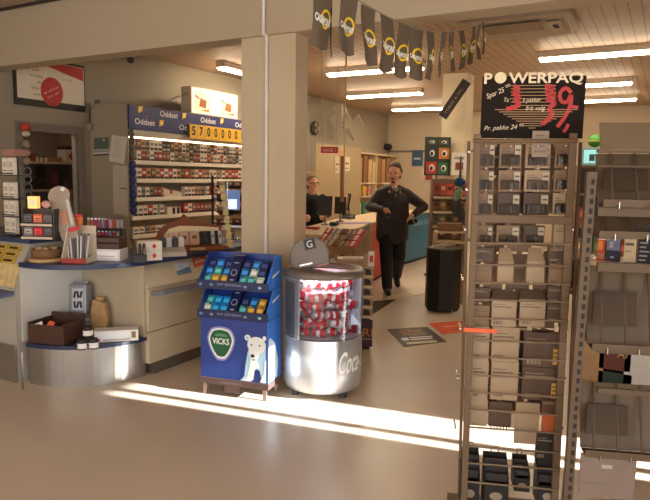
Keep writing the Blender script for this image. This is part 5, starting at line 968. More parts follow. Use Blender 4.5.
post(464, 500, 478, 134, .0, .028, .025); post(555, 500, 574, 133, .0, .03, .025); post(459, 500, 469, 141, .12, .014, .014, 'rear_post'); post(566, 500, 581, 142, .12, .014, .014, 'rear_post')
def bar(v0, v1, u0=474, u1=575, r=.0045, y=-.006, nm='crossbar'): a, b = rk(u0, v0, y), rk(u1, v1, y); MB().cyl(a, b, r, M('rack_wire', (134, 112, 90), .4, .3), n=8).build(nm, t)
a, b = rk(472, 219.3), rk(573, 219.5); MB().box((a + b) / 2, ((b - a).length, .02, .034), BRZ).build('wide_crossbar', t, .003)
a, b = rk(473, 141, 0), rk(578, 141, 0); MB().cyl(a, b, .008, BRZ, n=8).build('top_bar', t)
for v0, v1, u0, u1 in ((243, 244, 476, 572), (264.5, 266.5, 475, 571), (282.5, 284.5, 474, 570), (299.5, 302, 473, 569), (318, 321, 472.5, 568), (340, 343.5, 471, 566), (356.5, 361, 470, 565), (375, 379.5, 470, 564), (392, 397, 469, 563), (409, 415.5, 469, 562), (427, 433.5, 468, 561), (446, 453, 468, 560), (463, 469.5, 467, 558), (481.5, 490, 466, 557)): bar(v0, v1, u0, u1)
for v in (152, 190, 230, 280, 330, 380, 430):
    for s in (0, 1): 
        p = rk(470 + s * 108 - (v - 140) * .05, v, .0); MB().cyl((p.x, 0.02, p.z), (p.x + (.0), .125, p.z), .005, CHROME, n=6).build('side_bar', t)
MB().b2((-.25, .0, .0), (-.19, .3, .03), BRZ).build('foot', t); MB().b2((.17, .0, .0), (.23, .3, .03), BRZ).build('foot', t)
for v in (150, 172, 194, 226):
    for u in (486, 511, 538, 566): p = rk(u, v - 4, .0); MB().tube([(p.x, .0, p.z), (p.x, .17, p.z + .004)], .0028, CHROME, 5).build('hook', t)
CLEAR = glassy('blister_plastic', (200, 190, 176), .05, .12); CARDB = M('dull_card', (138, 108, 80), .6, var=.3, scale=22); CARDD = M('dark_card', (84, 60, 42), .55, var=.35, scale=22); PALE = M('pale_card', (168, 142, 112), .6, var=.12, scale=12); LBL = rgb(190, 172, 146)
def rbox(u0, v0, u1, v1, y): a, b = rk(u0, v1, y), rk(u1, v0, y); return a, b
def blister(label, grp, u0, v0, u1, v1, y, back, tagside=1, contents=None):
    a, b = rbox(u0, v0, u1, v1, y); w, h = b.x - a.x, b.z - a.z; o = KW((a.x, y, a.z)); t_ = thing('hanging_pack', label, 'pack', o, KA, grp)
    m = MB(); m.b2((0, .004, 0), (w, .03, h), back); m.b2((w * .4, .012, h), (w * .6, .02, h + .012), back); m.build('card_stack', t_)
    m = MB(); m.prism([(w * .06, .004, h * .06), (w * .94, .004, h * .06), (w * .88, -.018, h * .12), (w * .12, -.018, h * .12)], (0, 0, h * .42), CLEAR); m.build('clear_bubble', t_)
    m = MB()
    for k in range(4): m.b2((w * (.14 + .19 * k), -.01, h * .1), (w * (.26 + .19 * k), .002, h * .42), rgb(*((92, 76, 60), (60, 50, 44), (120, 104, 84), (84, 70, 60))[k]))
    for k in range(3): m.b2((w * .1, .002, h * (.56 + .1 * k)), (w * (.6 - .1 * k), .0035, h * (.585 + .1 * k)), rgb(84, 70, 56))
    m.build('contents', t_)
    m = MB(); x0, x1 = (w * .68, w * .95) if tagside else (w * .05, w * .32); m.b2((x0, -.004, h * .5), (x1, .0, h * .92), LBL); m.b2((x0 + w * .04, -.0048, h * .68), (x1 - w * .03, -.004, h * .76), rgb(90, 76, 62)); m.build('price_tag', t_)
rows = ((143, 168, 'top'), (170.5, 191.5, 'second'), (193.5, 215, 'third')); cols = ((478, 495.5, 'left'), (499, 522.5, 'second'), (525, 551.5, 'third'), (554.5, 574, 'right'))
for r, (v0, v1, rn) in enumerate(rows):
    for c, (u0, u1, cn) in enumerate(cols):
        mat = (CARDB, CARDB, PALE, CARDB, CARDB, CARDB, PALE, CARDB, CARDB, CARDD, CARDD, PALE)[r * 4 + c]
        blister('hanging pack in the %s row from the top, %s column of the bronze rack' % (rn, cn), None, u0 - r, v0, u1 - r, v1, .07, mat, 1)
for c, (u0, u1, cn, mat) in enumerate(((477, 493, 'left', CARDB), (496, 520, 'second', CARDB), (523, 545, 'third', CARDD))): blister('hanging pack just below the wide crossbar, %s column of the rack' % cn, None, u0, 226, u1, 245, .07, mat)
def carton(name, label, u0, v0, u1, v1, y, dp, mat, deco=True, dark=False, cat='carton'):
    a, b = rbox(u0, v0, u1, v1, y); w, h = b.x - a.x, b.z - a.z; o = KW((a.x, y, a.z)); t_ = thing(name, label, cat, o, KA)
    m = MB(); m.b2((0, 0, 0), (w, dp, h), mat)
    if deco:
        ik = rgb(110, 92, 74) if not dark else rgb(150, 134, 110)
        m.b2((w * .06, -.001, h * .70), (w * .8, 0, h * .74), ik); m.b2((w * .06, -.001, h * .80), (w * .55, 0, h * .82), ik)
        for k in range(7): m.b2((w * (.10 + .05 * k), -.001, h * .08), (w * (.10 + .05 * k + (.02 if k % 2 else .034)), 0, h * .2), ik)
    m.build('box', t_)
    return t_, w, h
carton('tilted_carton', 'pale tilted carton below the wide crossbar at the rack\'s right', 553, 224, 573, 250, .06, .05, PALE)
for (u0, v0, u1, v1, lab) in ((497, 262, 514, 282, 'small pale stepped box in the middle of the rack, left of two'), (526, 262, 545, 282, 'small pale stepped box in the middle of the rack, right of two')):
    t_, w, h = carton('stepped_box', lab, u0, v0, u1, v1, .05, .05, PALE, False); m = MB(); m.prism([(0, .0, h), (w, .0, h), (w * .85, .05, h * 1.6), (w * .15, .05, h * 1.6)], (0, .01, 0), PALE); m.build('raised_flap', t_)
for (u0, v0, u1, v1, lab) in ((491, 300, 517, 326, 'pale lidded carton in the rack, left of two side by side'), (519, 300, 546, 326, 'pale lidded carton in the rack, right of two side by side')):
    t_, w, h = carton('lidded_carton', lab, u0, v0, u1, v1, .04, .05, PALE); m = MB(); m.prism([(0, .0, h), (w, .0, h), (w * .9, .05, h * 1.28), (w * .06, .05, h * 1.28)], (0, .01, 0), M('lid_shade', (96, 80, 64), .6)); m.build('open_top', t_)
for (u0, v0, u1, v1, lab, mat) in ((548, 246, 572, 262, 'dark open tray near the rack\'s right, upper one', CARDD), (548, 264, 571, 284, 'clear fronted pack near the rack\'s right side', CARDB), (547, 287, 570, 302, 'dark flat pack under the clear fronted pack', CARDD), (546, 304, 569, 322, 'dark flat pack level with the lidded cartons', CARDD), (474, 248, 494, 262, 'dark small pack at the rack\'s left, upper one', CARDD), (474, 266, 492, 284, 'striped pack at the rack\'s left, beside the stepped box', CARDB), (474, 288, 490, 302, 'dark pack at the rack\'s left, above the pale cards', CARDD), (473, 306, 490, 326, 'brown pack at the rack\'s left, beside the lidded cartons', CARDB)):
    carton('flat_pack', lab, u0, v0, u1, v1, .06, .025, mat, True, mat is CARDD, 'pack')
for (u0, v0, u1, v1, lab) in ((472.5, 327, 490, 361, 'pale printed card with barcode, upper left below the orange stub'), (491, 328, 520, 361, 'pale printed card with barcode, upper, left of the yellow tags'), (471, 362, 489, 399, 'pale printed card with barcode, lower left in the rack'), (490, 363, 519, 399, 'pale printed card with barcode, lower, left of the yellow tags'), (470, 400, 488, 425, 'pale plain card low at the rack\'s left'), (514, 404, 540, 443, 'pale plain card low beside the orange price square')):
    carton('printed_card', lab, u0, v0, u1, v1, .05, .02, PALE, 'plain' not in lab)
for (u0, v0, u1, v1, lab) in ((522.5, 334, 565, 366, 'brown flat pack with yellow tag, upper one'), (521, 369, 563, 399, 'brown flat pack with yellow tag, lower one')):
    t_, w, h = carton('flat_pack', lab, u0, v0, u1, v1, .05, .03, CARDD, True, True, 'pack'); m = MB(); m.b2((w * .74, -.003, h * .1), (w * .85, -.001, h * .55), rgb(206, 160, 60)); m.b2((w * .86, -.003, h * .1), (w * .98, -.001, h * .62), rgb(196, 186, 170)); 
    for k in range(3): m.b2((w * .75, -.0035, h * (.18 + .12 * k)), (w * .97, -.003, h * (.22 + .12 * k)), rgb(90, 76, 60))
    m.build('yellow_tag', t_)
t_, w, h = carton('dark_pack', 'dark spiky pack hanging low in the middle of the rack', 488.5, 403, 512, 426, .05, .02, CARDD, False, True, 'pack'); m = MB()
for k in range(6): m.b2((w * (.1 + .14 * k), .005, -h * .18), (w * (.14 + .14 * k), .009, 0), CARDD)
m.build('teeth', t_)
carton('orange_card', 'orange price square low at the rack\'s right', 541.5, 416, 563, 433, .03, .012, M('orange_card', (176, 84, 40), .6), False)
carton('dark_pack', 'reddish brown pack above the orange price square', 541, 400, 563, 415, .05, .02, rgb(96, 62, 46), True, True, 'pack'); carton('dark_pack', 'black hanging pack below the orange price square', 535, 434, 556, 459, .05, .02, rgb(44, 38, 36), True, True, 'pack')
a = rk(459, 331, -.02)
one(MB().b2((0, 0, 0), (.14, .004, .018), M('orange_stub', (226, 96, 50), .5)), 'orange_strip', 'thin orange strip sticking across the rack\'s left post', 'strip', KW((a.x + .02, -.03, a.z)), KA)
for r, (v0, v1) in enumerate(((146, 176), (178, 214), (222, 252), (254, 290), (292, 328), (330, 372), (374, 412))):
    for c, (u0, u1) in enumerate(((476, 487), (487.5, 510), (510.5, 537), (537.5, 564), (564.5, 576))):
        if (r + c) % 6 == 5 and r < 3: continue
        sh_ = .045 * (v0 - 140); a, b = rbox(u0 - sh_, v0, u1 - sh_, v1, .145); w, h = b.x - a.x, b.z - a.z; mt = (CARDB, CARDD, CARDB, M('mid_card', (120, 94, 70), .6, var=.3, scale=20))[(r * 3 + c) % 4]
        t_ = thing('hanging_pack', ('dull pack hanging behind the front packs in the upper half of the rack', 'dull pack hanging behind the pale cards in the lower half of the rack')[r > 3], 'pack', KW((a.x, .145, a.z)), KA, ('rear packs in the upper half', 'rear packs in the lower half')[r > 3])
        m = MB(); m.b2((.004, 0, .003), (w - .004, .02, h - .003), mt); m.b2((w * .1, -.001, h * .6), (w * .7, 0, h * .68), rgb(150, 130, 106)); m.build('card_stack', t_); MB().b2((w * .4, .004, h - .003), (w * .6, .012, h + .01), mt).build('hang_tab', t_)
# black display boxes standing low in the rack
def dispbox(label, u0, v0, u1, v1, y, open_=True):
    a, b = rbox(u0, v1, u1, v0, y); a, b = rk(u0, v1, y), rk(u1, v0, y); w, h = b.x - a.x, b.z - a.z; t_ = thing('display_box', label, 'display box', KW((a.x, y, a.z)), KA)
    BK = M('black_card', (34, 30, 30), .5); m = MB(); m.prism([(0, 0, 0), (0, .12, 0), (0, .12, h), (0, 0, h * .62)], (.004, 0, 0), BK); m.prism([(w - .004, 0, 0), (w - .004, .12, 0), (w - .004, .12, h), (w - .004, 0, h * .62)], (.004, 0, 0), BK); m.b2((0, .116, 0), (w, .12, h), BK); m.b2((0, 0, 0), (w, .004, h * .5), BK); m.b2((0, 0, 0), (w, .12, .004), BK); m.build('box', t_)
    m = MB(); m.flat(ell(w * .5, h * .25, w * .26, h * .09, 14), (0, -.0005, 0), (1, 0, 0), (0, 0, 1), rgb(150, 136, 118)); m.build('print', t_)
    for k in range(3): MB().b2((.006, .015 + .03 * k, h * (.55 + .1 * k)), (w - .006, .027 + .03 * k, h * (.72 + .1 * k)), rgb(54, 48, 48)).build('insert', t_)
    m = MB(); m.tube([(w * .35, .118, h), (w * .35, .118, h + .025), (w * .65, .118, h + .025), (w * .65, .118, h)], .003, CHROME, 5); m.build('wire_handle', t_)
dispbox('black display box, leftmost in the row low in the rack', 459.5, 459, 481, 504, .05); dispbox('wide black display box, second in the row low in the rack', 483, 464, 510, 506, .04); dispbox('small black display box with tan card, third low in the rack', 514, 466, 531, 491, .04); dispbox('black ribbed display box at the right, low in the rack', 537, 466, 559, 506, .02)
for q in ((-.22, .17),): MB().b2((-.2, .0, rk(520, 500, .05).z - .08), (.2, .2, rk(520, 500, .05).z - .07), BRZ).build('low_shelf', t)
# price board on top of the rack
yb = .10; a = rk(480, 138, yb); b = rk(586.5, 75.5, yb); w, h = b.x - a.x, b.z - a.z; tb = thing('price_board', 'black price board with white and red lettering above the rack', 'sign', KW((a.x, yb, a.z)), KA)
m = MB(); m.b2((0, 0, 0), (w, .006, h), M('board_black', (34, 26, 20), .85, var=.15, scale=5, spec=.2)); XX, ZZ = (1, 0, 0), (0, 0, 1)
def bp(u, v): p = rk(u, v, yb); return V((p.x - a.x, -.0005, p.z - a.z))
CRM = rgb(226, 206, 170); k1 = bp(484, 83.5); sc_ = w / 106.5
m.text('P', k1, XX, ZZ, 10.6 * sc_, CRM, w=8.6 * sc_, bold=.03); m.text('WERPAQ', bp(508.5, 83), XX, ZZ, 10.4 * sc_, CRM, w=76 * sc_, bold=.022); m.flat(ell(0, 0, 6.2 * sc_, 6.0 * sc_, 24), bp(500.5, 77.8), XX, ZZ, rgb(222, 206, 160), .0015)
LN = rgb(170, 130, 84)
for k in range(7): m.flat([(0, 0), (46 * sc_, 0), (46 * sc_, .7 * sc_), (0, .7 * sc_)], bp(511, 86 + 3.3 * k), XX, ZZ, LN, .001)
for k in range(9): x0 = 495 + 4.2 * k; x1 = 580 - 5.5 * k; m.flat([(0, 0), ((x1 - x0) * sc_, 0), ((x1 - x0) * sc_, .8 * sc_), (0, .8 * sc_)], bp(x0, 110 + 2.3 * k), XX, ZZ, LN, .001)
RB = rgb(186, 44, 38)
def stroke(pts, r, mt=RB, z=-.002):
    P = [bp(*p) + V((0, z, 0)) for p in pts]
    for p, q in zip(P[:-1], P[1:]):
        d = (q - p); n = V((-d.z, 0, d.x)).normalized() * r; m.add([p - n, q - n, q + n, p + n], [(0, 1, 2, 3)], mt)
def cv(pts, n=5):
    out = []; P = [pts[0]] + list(pts) + [pts[-1]]
    for i in range(1, len(P) - 2):
        for k in range(n):
            s = k / n; f_ = lambda c: .5 * (2 * P[i][c] + (P[i + 1][c] - P[i - 1][c]) * s + (2 * P[i - 1][c] - 5 * P[i][c] + 4 * P[i + 1][c] - P[i + 2][c]) * s * s + (3 * P[i][c] - P[i - 1][c] - 3 * P[i + 1][c] + P[i + 2][c]) * s ** 3); out.append((f_(0), f_(1)))
    return out + [pts[-1]]
stroke(cv([(514, 86), (519, 90), (513, 93), (520, 97), (514, 100), (520, 104), (512, 108), (506, 109)]), .0095); stroke(cv([(545, 86), (554, 88), (546, 92), (555, 95), (547, 99), (555, 103), (549, 108), (552, 114), (545, 122), (541, 124)]), .0095)
stroke(cv([(571, 93), (566, 88), (560, 93), (561, 101), (567, 102), (571, 95), (570, 106), (564, 118), (557, 127)]), .008); stroke(cv([(568, 124), (566, 129), (563, 132)]), .007); stroke([(572, 106.5), (578, 107.5)], .006)
xd = (V((1, 0, .42))).normalized(); yd = V((-.42, 0, 1)).normalized(); m.text('Spar 25', bp(487, 99), xd, yd, 5.2 * sc_, CRM, w=19 * sc_, shear=.25); m.text('00', bp(506, 88), xd, yd, 3 * sc_, CRM, w=5 * sc_); m.text('Ta\'', bp(503, 101.5), (1, 0, -.1), (0, 0, 1), 4.2 * sc_, CRM, w=6.5 * sc_, shear=.25); m.text('3 pakker', bp(522, 102.5), (1, 0, .05), (0, 0, 1), 4.2 * sc_, CRM, w=19 * sc_, shear=.25); m.text('frit valg', bp(525, 110.5), (1, 0, .02), (0, 0, 1), 4.6 * sc_, CRM, w=20 * sc_, shear=.3); m.text('Pr. pakke 24', bp(484, 130.5), (1, 0, .05), (0, 0, 1), 4.8 * sc_, CRM, w=34 * sc_, shear=.3); m.text('95', bp(519, 126.5), XX, ZZ, 2.6 * sc_, CRM, w=5 * sc_)
m.build('board', tb)
for u in (505, 555): p = rk(u, 138, yb); MB().cyl((p.x - a.x, .01, 0), (p.x - a.x, .01, rk(u, 142, yb).z - a.z), .004, CHROME, n=6).build('clip', tb)
p0, p1 = rk(531, 157, .02), rk(549, 131, .02); m = MB(); m.b2((0, 0, 0), (p1.x - p0.x, .003, (p1.z - p0.z)), M('tan_label', (146, 126, 104), .6)); 
for k in range(4): m.b2((.012, -.001, .02 + .022 * k), (p1.x - p0.x - .012 - .008 * (k % 2), 0, .026 + .022 * k), rgb(110, 94, 78))
one(m, 'hanging_label', 'tan label sheet hanging over the top bar of the rack', 'label', KW((p0.x, .012, p0.z)), KA)
# ------------------------------------------------------------------ slotted magazine rack at the right edge
MO = V((-.25, 2.485, 0))
def mg(u, v, y=0): return inplane(u, v, MO, y)
def MW(p): return MO + KR @ V(p)
DRK = M('rack_dull', (98, 77, 56), .65, 0, var=.08); GRD = M('shelf_dark_panel', (76, 62, 48), .5, .1)
t = thing('magazine_rack', 'tall magazine rack with slotted post and sloping wire shelves', 'rack', MO, KA)
a, b = mg(568, 500), mg(592.5, 172); k = a.z / (b.z - a.z); a0 = a - (b - a) * k; dv = b - a0
m = MB(); m.prism([a0 + V((-.017, 0, 0)), a0 + V((.017, 0, 0)), a0 + V((.017, .03, 0)), a0 + V((-.017, .03, 0))], dv, DRK)
n = int(dv.z / .036)
for i in range(1, n): 
    c = a0 + dv * (i / n); c2 = c + V((.004, -.001, 0)); m.prism([c2 + V((-.006, 0, -.010)), c2 + V((.006, 0, -.010)), c2 + V((.006, 0, .010)), c2 + V((-.006, 0, .010))], (0, .0005, 0), INK)
m.build('slotted_post', t)
RX = .62
MB().prism([a0 + V((RX, 0, 0)), a0 + V((RX + .05, 0, 0)), a0 + V((RX + .05, .03, 0)), a0 + V((RX, .03, 0))], dv, DRK).build('far_post', t)
def mbar(v, th, nm='crossbar', y=0): p = mg(598, v, y); MB().b2((p.x, y, p.z - th / 2), (RX, y + .025, p.z + th / 2), DRK).build(nm, t, .002); return p
p0, p1 = mg(600, 149, .02), mg(604, 124, .06); MB().prism([(p0.x, .01, p0.z), (p0.x, .02, p0.z), (p0.x + .012, .10, p1.z + .008), (p0.x + .012, .09, p1.z + .008)], (RX - p0.x, 0, 0), M('header_tan', (122, 104, 82), .5)).build('header_panel', t)
mbar(211.5, .034); mbar(267, .034); mbar(350.5, .02); mbar(391, .022); mbar(151, .012); mbar(166, .006)
def slope_shelf(v0, v1, u0, dark, nm):
    lo, hi = mg(u0, v1, -.0), mg(u0 + 8, v0, .0); zl, zh = lo.z, hi.z; x0 = lo.x
    sh = MB().cyl((x0, -.02, zl), (RX, -.02, zl), .005, CHROME, n=6).build(nm, t)
    m = MB(); 
    for k in range(7):
        x = x0 + .035 + .088 * k; m = MB(); m.cyl((x, -.02, zl), (x + .03, .16, zh), .005, DRK, n=6); m.build('wire', sh)
    if dark: MB().prism([(x0 + .012, .03, zl + (zh - zl) * .28), (x0 + .17, .03, zl + (zh - zl) * .28), (x0 + .185, .10, zl + (zh - zl) * .70), (x0 + .03, .10, zl + (zh - zl) * .70)], (0, .004, 0), GRD).build('dark_panel', sh)
    MB().prism([(x0, .045, zl), (RX, .045, zl), (RX, .165, zh), (x0 + .01, .165, zh)], (0, .003, 0), M('shelf_back_tan', (104, 86, 66), .5, var=.1)).build('back_sheet', sh)
    MB().prism([(x0 + .004, -.03, zl - .006), (RX, -.03, zl - .006), (RX, .03, zl), (x0, .03, zl)], (0, 0, .006), GRD).build('base_sheet', sh)
    MB().b2((x0, -.032, zl - .004), (RX, -.028, zl + .022), DRK).build('lip', sh)
    for k in range(3): MB().tube([(x0 + .05 + .11 * k, -.03, zl), (x0 + .05 + .11 * k, -.05, zl - .01), (x0 + .05 + .11 * k, -.05, zl + .014)], .003, CHROME, 5).build('hook', sh)
slope_shelf(152, 205, 601, True, 'top_shelf'); slope_shelf(217, 236, 597, False, 'narrow_shelf'); slope_shelf(273, 347, 590, True, 'middle_shelf'); slope_shelf(395, 452, 583, True, 'low_shelf')
m = MB(); p = mg(632, 232, .0)
for ch, u in (('1', 630), ('9', 636), ('.', 642), ('5', 646)):
    q = mg(u, 233.5, .03); m.text(ch, (q.x, .035, q.z), (1, 0, 0), (0, 0, 1), .034, INK)
m.build('price_digits', t)
a1, b1 = mg(578, 495, .03), mg(637, 457, .03); m = MB(); m.b2((0, 0, 0), (b1.x - a1.x, .003, b1.z - a1.z), M('grey_sheet', (136, 116, 104), .25, var=.1)); m.b2((.02, -.001, .05), (.1, 0, .055), rgb(120, 104, 96)); m.b2((.08, -.001, .12), (.12, 0, .135), rgb(180, 166, 156)); one(m, 'plastic_sheet', 'grey plastic sheet hanging under the lowest sloping shelf', 'sheet', MW((a1.x, .03, a1.z)), KA)
MB().b2((-.03, -.26, 0), (.03, .06, .03), DRK).build('foot', t)
MB().b2((RX - .02, -.26, 0), (RX + .05, .06, .03), DRK).build('foot', t)
# ------------------------------------------------------------------ goods shelf further back, seen between the racks
GY = 5.1
zs1, zs0 = onY(630, 262.5, GY).z, onY(625, 386, GY).z; gx0 = onY(580, 262, GY).x; t = thing('goods_shelf', 'pale shelf unit with goods behind the slotted rack', 'shelf unit', (gx0, GY, 0))
for z in (max(.02, zs0), zs1): MB().b2((0, -.03, z - .04), (1.3, .4, z - .003), M('goods_shelf_tan', (196, 162, 120), .5)).build('shelf', t)
MB().b2((0, .38, 0), (1.3, .4, zs1), rgb(150, 122, 92)).build('back', t)
for x in (0, 1.27): MB().b2((x, -.02, 0), (x + .03, .38, zs1 - .04), rgb(176, 146, 110)).build('side', t)
def gg(name, label, cat, u0, u1, vt, col, deco=None, z=None, y=GY, rough=.5, group=None):
    z = zs1 if z is None else z; a, b = onY(u0, 250, y), onY(u1, vt, y); w = b.x - a.x; zt_ = b.z; m = MB(); m.b2((0, 0, 0), (w, .12, zt_ - z), rgb(*col, rough=rough))
    if deco: deco(m, w, zt_ - z)
    return one(m, name, label, cat, (a.x, y, z), 0, group)
def d1(m, w, h): m.b2((w * .1, -.001, h * .5), (w * .7, 0, h * .95), rgb(230, 150, 60)); m.b2((w * .2, -.002, h * .1), (w * .9, 0, h * .35), rgb(170, 130, 110))
def d2(m, w, h): m.b2((0, -.001, h * .5), (w, 0, h), rgb(120, 130, 160)); m.b2((w * .2, -.002, h * .6), (w * .5, 0, h * .9), rgb(180, 180, 190)); m.b2((w * .3, -.002, h * .15), (w * .6, 0, h * .22), rgb(176, 176, 190))
def d3(m, w, h): m.b2((w * .08, -.001, h * .72), (w * .8, 0, h * .84), rgb(120, 110, 96)); m.b2((w * .1, -.001, h * .46), (w * .6, 0, h * .5), rgb(150, 140, 120))
def d4(m, w, h): 
    for k in range(5): m.b2((w * .1, -.001, h * (.1 + .18 * k)), (w * (.5 + .1 * (k % 3)), 0, h * (.17 + .18 * k)), rgb(160, 156, 166))
gg('magazine', 'magazine with orange red cover on the shelf behind slotted rack', 'magazine', 597, 605.5, 240, (206, 70, 44), d1); gg('magazine', 'dark blue magazine with pale upper half behind slotted rack', 'magazine', 606.5, 620.5, 240, (34, 34, 60), d2); gg('booklet', 'white booklet with grey print on the shelf behind slotted rack', 'booklet', 624, 637, 239.5, (226, 206, 170), d3); gg('magazine', 'black magazine with pale lines at the right picture edge', 'magazine', 638, 655, 240, (32, 30, 46), d4); gg('magazine', 'narrow red topped magazine seen between the two racks', 'magazine', 583.5, 588.5, 240, (150, 90, 80), d1)
zs0 = max(.02, zs0)
def d5(m, w, h): m.text('Al', (w * .55, -.002, h * .5), (1, 0, 0), (0, 0, 1), h * .28, rgb(226, 190, 120), w=w * .3, shear=.3)
o_ = gg('brown_carton', 'brown carton with gold lettering low behind the slotted rack', 'carton', 607, 632, 346, (110, 54, 38), d5, zs0 + .11); gg('green_carton', 'dark green carton under the brown carton with gold lettering', 'carton', 607, 632, 375.5, (40, 62, 52), None, zs0)
o_.location.z = zs0 + .112
gg('white_carton', 'white carton beside the brown carton at the right edge', 'carton', 633, 662, 342, (226, 222, 214), None, zs0); gg('tan_carton', 'tan carton left of the brown gold lettered carton', 'carton', 589, 605, 344, (186, 146, 100), None, zs0)
# tall dark shelf far back with green ball and lit toy box
tp = atd(610, 166, 8.6); t = thing('tall_shelf', 'tall dark shelf unit far back behind the racks', 'shelf unit', (tp.x, tp.y, 0)); 
for z in (.05, .5, .95, 1.4, tp.z - .03): MB().b2((-.42, -.2, z), (1.3, .2, z + .03), M('tall_shelf_wood', (150, 120, 90), .6)).build('shelf', t)
for x in (-.42, .42, 1.27): MB().b2((x, -.2, 0), (x + .03, .2, tp.z - .03), M('tall_shelf_wood')).build('side', t)
MB().b2((-.42, .18, 0), (1.3, .2, tp.z), rgb(122, 98, 74)).build('back', t)
for k in range(12):
    m = MB(); c = ((150, 80, 60), (90, 100, 120), (190, 160, 120), (110, 130, 90))[k % 4]; m.b2((0, 0, 0), (.2, .14, .26 + .03 * (k % 3)), rgb(*c)); m.b2((.03, -.001, .12), (.17, 0, .2), rgb(*[min(255, int(q * 1.4)) for q in c])); one(m, 'toy_box', 'toy carton on the tall dark shelf far back, seen through the racks', 'carton', (tp.x - .38 + .25 * (k % 6) + (.1 if k % 6 > 2 else 0), tp.y - .16, (.98, 1.43 - .895)[k // 6] + (.0 if k < 6 else 0)), 0, 'toy cartons on the tall shelf')
gb = atd(594, 152, 8.55); m = MB(); m.ball((0, 0, 0), .09, M('ball_green', (70, 150, 60), .4, var=.4, scale=8), 16); m.lathe([(.0905, -.008), (.0905, .008)], rgb(220, 190, 60), n=20); one(m, 'green_ball', 'green ball on the lit box between the two racks', 'ball', (gb.x, gb.y, tp.z + .335))
m = MB(); m.b2((-.11, -.06, 0), (.11, .06, .235), rgb(120, 160, 170)); m.b2((-.09, -.061, .03), (.09, -.06, .21), M('toy_cyan', (150, 220, 226), .4, em=.45, var=.4, scale=16)); m.b2((-.02, -.062, .06), (.05, -.061, .15), rgb(50, 70, 80)); one(m, 'lit_box', 'pale cyan lit box under the green ball between the racks', 'box', (gb.x - .03, gb.y, tp.z + .002))
# ------------------------------------------------------------------ ceiling unit and bunting
t = thing('air_conditioner', 'flat white air unit on the ceiling behind the bunting', 'air conditioner', (-1.47, 7.05, ZC)); AW, AD = .98, .82
m = MB(); m.prism([(-AW / 2, -AD / 2, 0), (AW / 2, -AD / 2, 0), (AW / 2, AD / 2, 0), (-AW / 2, AD / 2, 0)], (0, 0, -.06), M('ac_white', (190, 176, 158), .5)); m.prism([(-AW / 2 - .14, -AD / 2 + .03, -.06), (AW / 2 - .03, -AD / 2 + .03, -.06), (AW / 2 - .06, AD / 2 - .03, -.10), (-AW / 2 + .03, AD / 2 - .03, -.10)], (0, 0, .04), M('ac_white')); m.build('casing', t, .01)
m = MB(); m.prism([(-AW / 2 + .08, -.30, -.081), (AW / 2 - .3, -.30, -.081), (AW / 2 - .3, .05, -.092), (-AW / 2 + .08, .05, -.092)], (0, 0, -.006), rgb(150, 132, 112)); m.build('intake_grille', t)
m = MB(); m.prism([(AW / 2 - .24, -.24, -.083), (AW / 2 - .1, -.24, -.083), (AW / 2 - .12, .16, -.097), (AW / 2 - .24, .16, -.097)], (0, 0, -.006), rgb(206, 192, 172)); m.box((AW / 2 - .17, -.04, -.098), (.05, .22, .004), INK, Mx.Rotation(rad(2), 3, 'X')); m.build('outlet', t)
t = thing('hanging_bunting', 'string of dark pennant flags with yellow ring logos under the beam', 'bunting')
FLG = [(303, -22, 3.25), (322, -13, 3.42), (348.5, -5, 3.55), (369.5, 8, 3.7), (387, 17.5, 3.86), (403, 25.5, 4.02), (417.5, 29.5, 4.10), (431, 32.5, 4.16), (442.5, 33, 4.5), (452.5, 32, 4.9), (462.5, 31, 5.2), (473, 28, 5.5), (480, 25, 5.8), (484, 22, 6.1)]
SP_ = [atd(280, -40, 3.1)] + [atd(u, v - 1, d) for u, v, d in FLG] + [atd(488, 18, 6.35)]
m = MB(); m.tube(SP_, .004, rgb(150, 136, 116), 5); m.build('string', t)
CLO = M('flag_cloth', (108, 92, 74), .8, var=.15, scale=6, bump=.2)
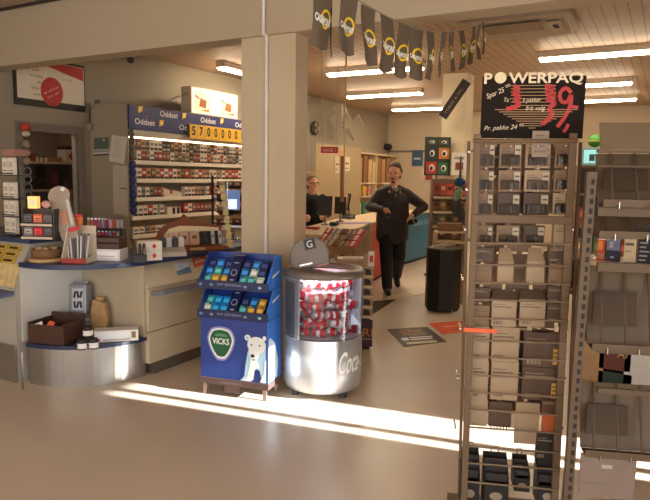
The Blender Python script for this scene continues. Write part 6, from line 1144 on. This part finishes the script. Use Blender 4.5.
for i, (u, v, d) in enumerate(FLG[1:]):
    c = SP_[i + 2]; dr = (SP_[min(i + 3, len(SP_) - 1)] - SP_[i + 1]); dr.z *= .8; wpx = (18, 16, 14, 13, 11.5, 10, 9.5, 8.5, 8.5, 8, 6.5, 5, 4)[i]; xd = dr.normalized()
    app = abs(xd.dot(RT)); W = min(.36, wpx * 1.08 * d / F / max(app, .22)); Hh = .315 if i < 6 else .30; W = max(W, .12)
    m = MB(); n = 8; hN = 5; vs = []; nrm = xd.cross(V((0, 0, 1))).normalized()
    if nrm.dot(FW) > 0: nrm = -nrm
    def sp(s, q): return c + xd * (W * (s - .5)) * (1 - .08 * q) + V((0, 0, -Hh * q)) + nrm * (.014 * math.sin(s * 5 + i) * q + .012 * math.sin(q * 4 + i * 2)) + V((0, 0, -.018 * (1 - abs(2 * s - 1)) * q))
    for r in range(hN + 1):
        for s in range(n + 1): vs.append(sp(s / n, r / hN))
    m.add(vs, [(r * (n + 1) + s, r * (n + 1) + s + 1, (r + 1) * (n + 1) + s + 1, (r + 1) * (n + 1) + s) for r in range(hN) for s in range(n)], CLO, True)
    XD = xd if xd.dot(RT) > 0 else -xd
    def on(px_, pz_): s = .5 + px_ / W * (1 if XD is xd or XD == xd else -1); return sp(s, -pz_ / Hh) + nrm * .004
    ring = []; 
    N_ = 20; ro, ri = .05, .037; cx_, cz_ = W * .12, -Hh * .52
    vs = [on(cx_ + (ro if k % 2 else ri) * math.cos(2 * math.pi * (k // 2) / N_), cz_ + (ro if k % 2 else ri) * math.sin(2 * math.pi * (k // 2) / N_)) for k in range(2 * N_)]
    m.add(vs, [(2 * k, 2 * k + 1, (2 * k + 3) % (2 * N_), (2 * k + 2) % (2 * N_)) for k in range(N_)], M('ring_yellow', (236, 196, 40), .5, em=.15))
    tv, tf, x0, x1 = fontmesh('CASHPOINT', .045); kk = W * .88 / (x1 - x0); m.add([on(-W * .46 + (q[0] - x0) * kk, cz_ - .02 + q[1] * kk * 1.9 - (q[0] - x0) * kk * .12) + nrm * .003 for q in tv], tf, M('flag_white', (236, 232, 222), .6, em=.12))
    m.build('flag', t)
# loose black cord hanging from the bunting
c = atd(331, 8, 3.43); m = MB(); m.tube([c - c, V((.004, .0, -.1)), V((.0, .004, -.2)), V((.008, 0, -.25))], .0025, INK, 5); m.tube([V((0, .01, 0)), V((-.008, .01, -.12)), V((.006, .0, -.26))], .0025, INK, 5); one(m, 'cord', 'short black cord dangling below the first bunting flags', 'cord', c)
bpy.context.view_layer.update()
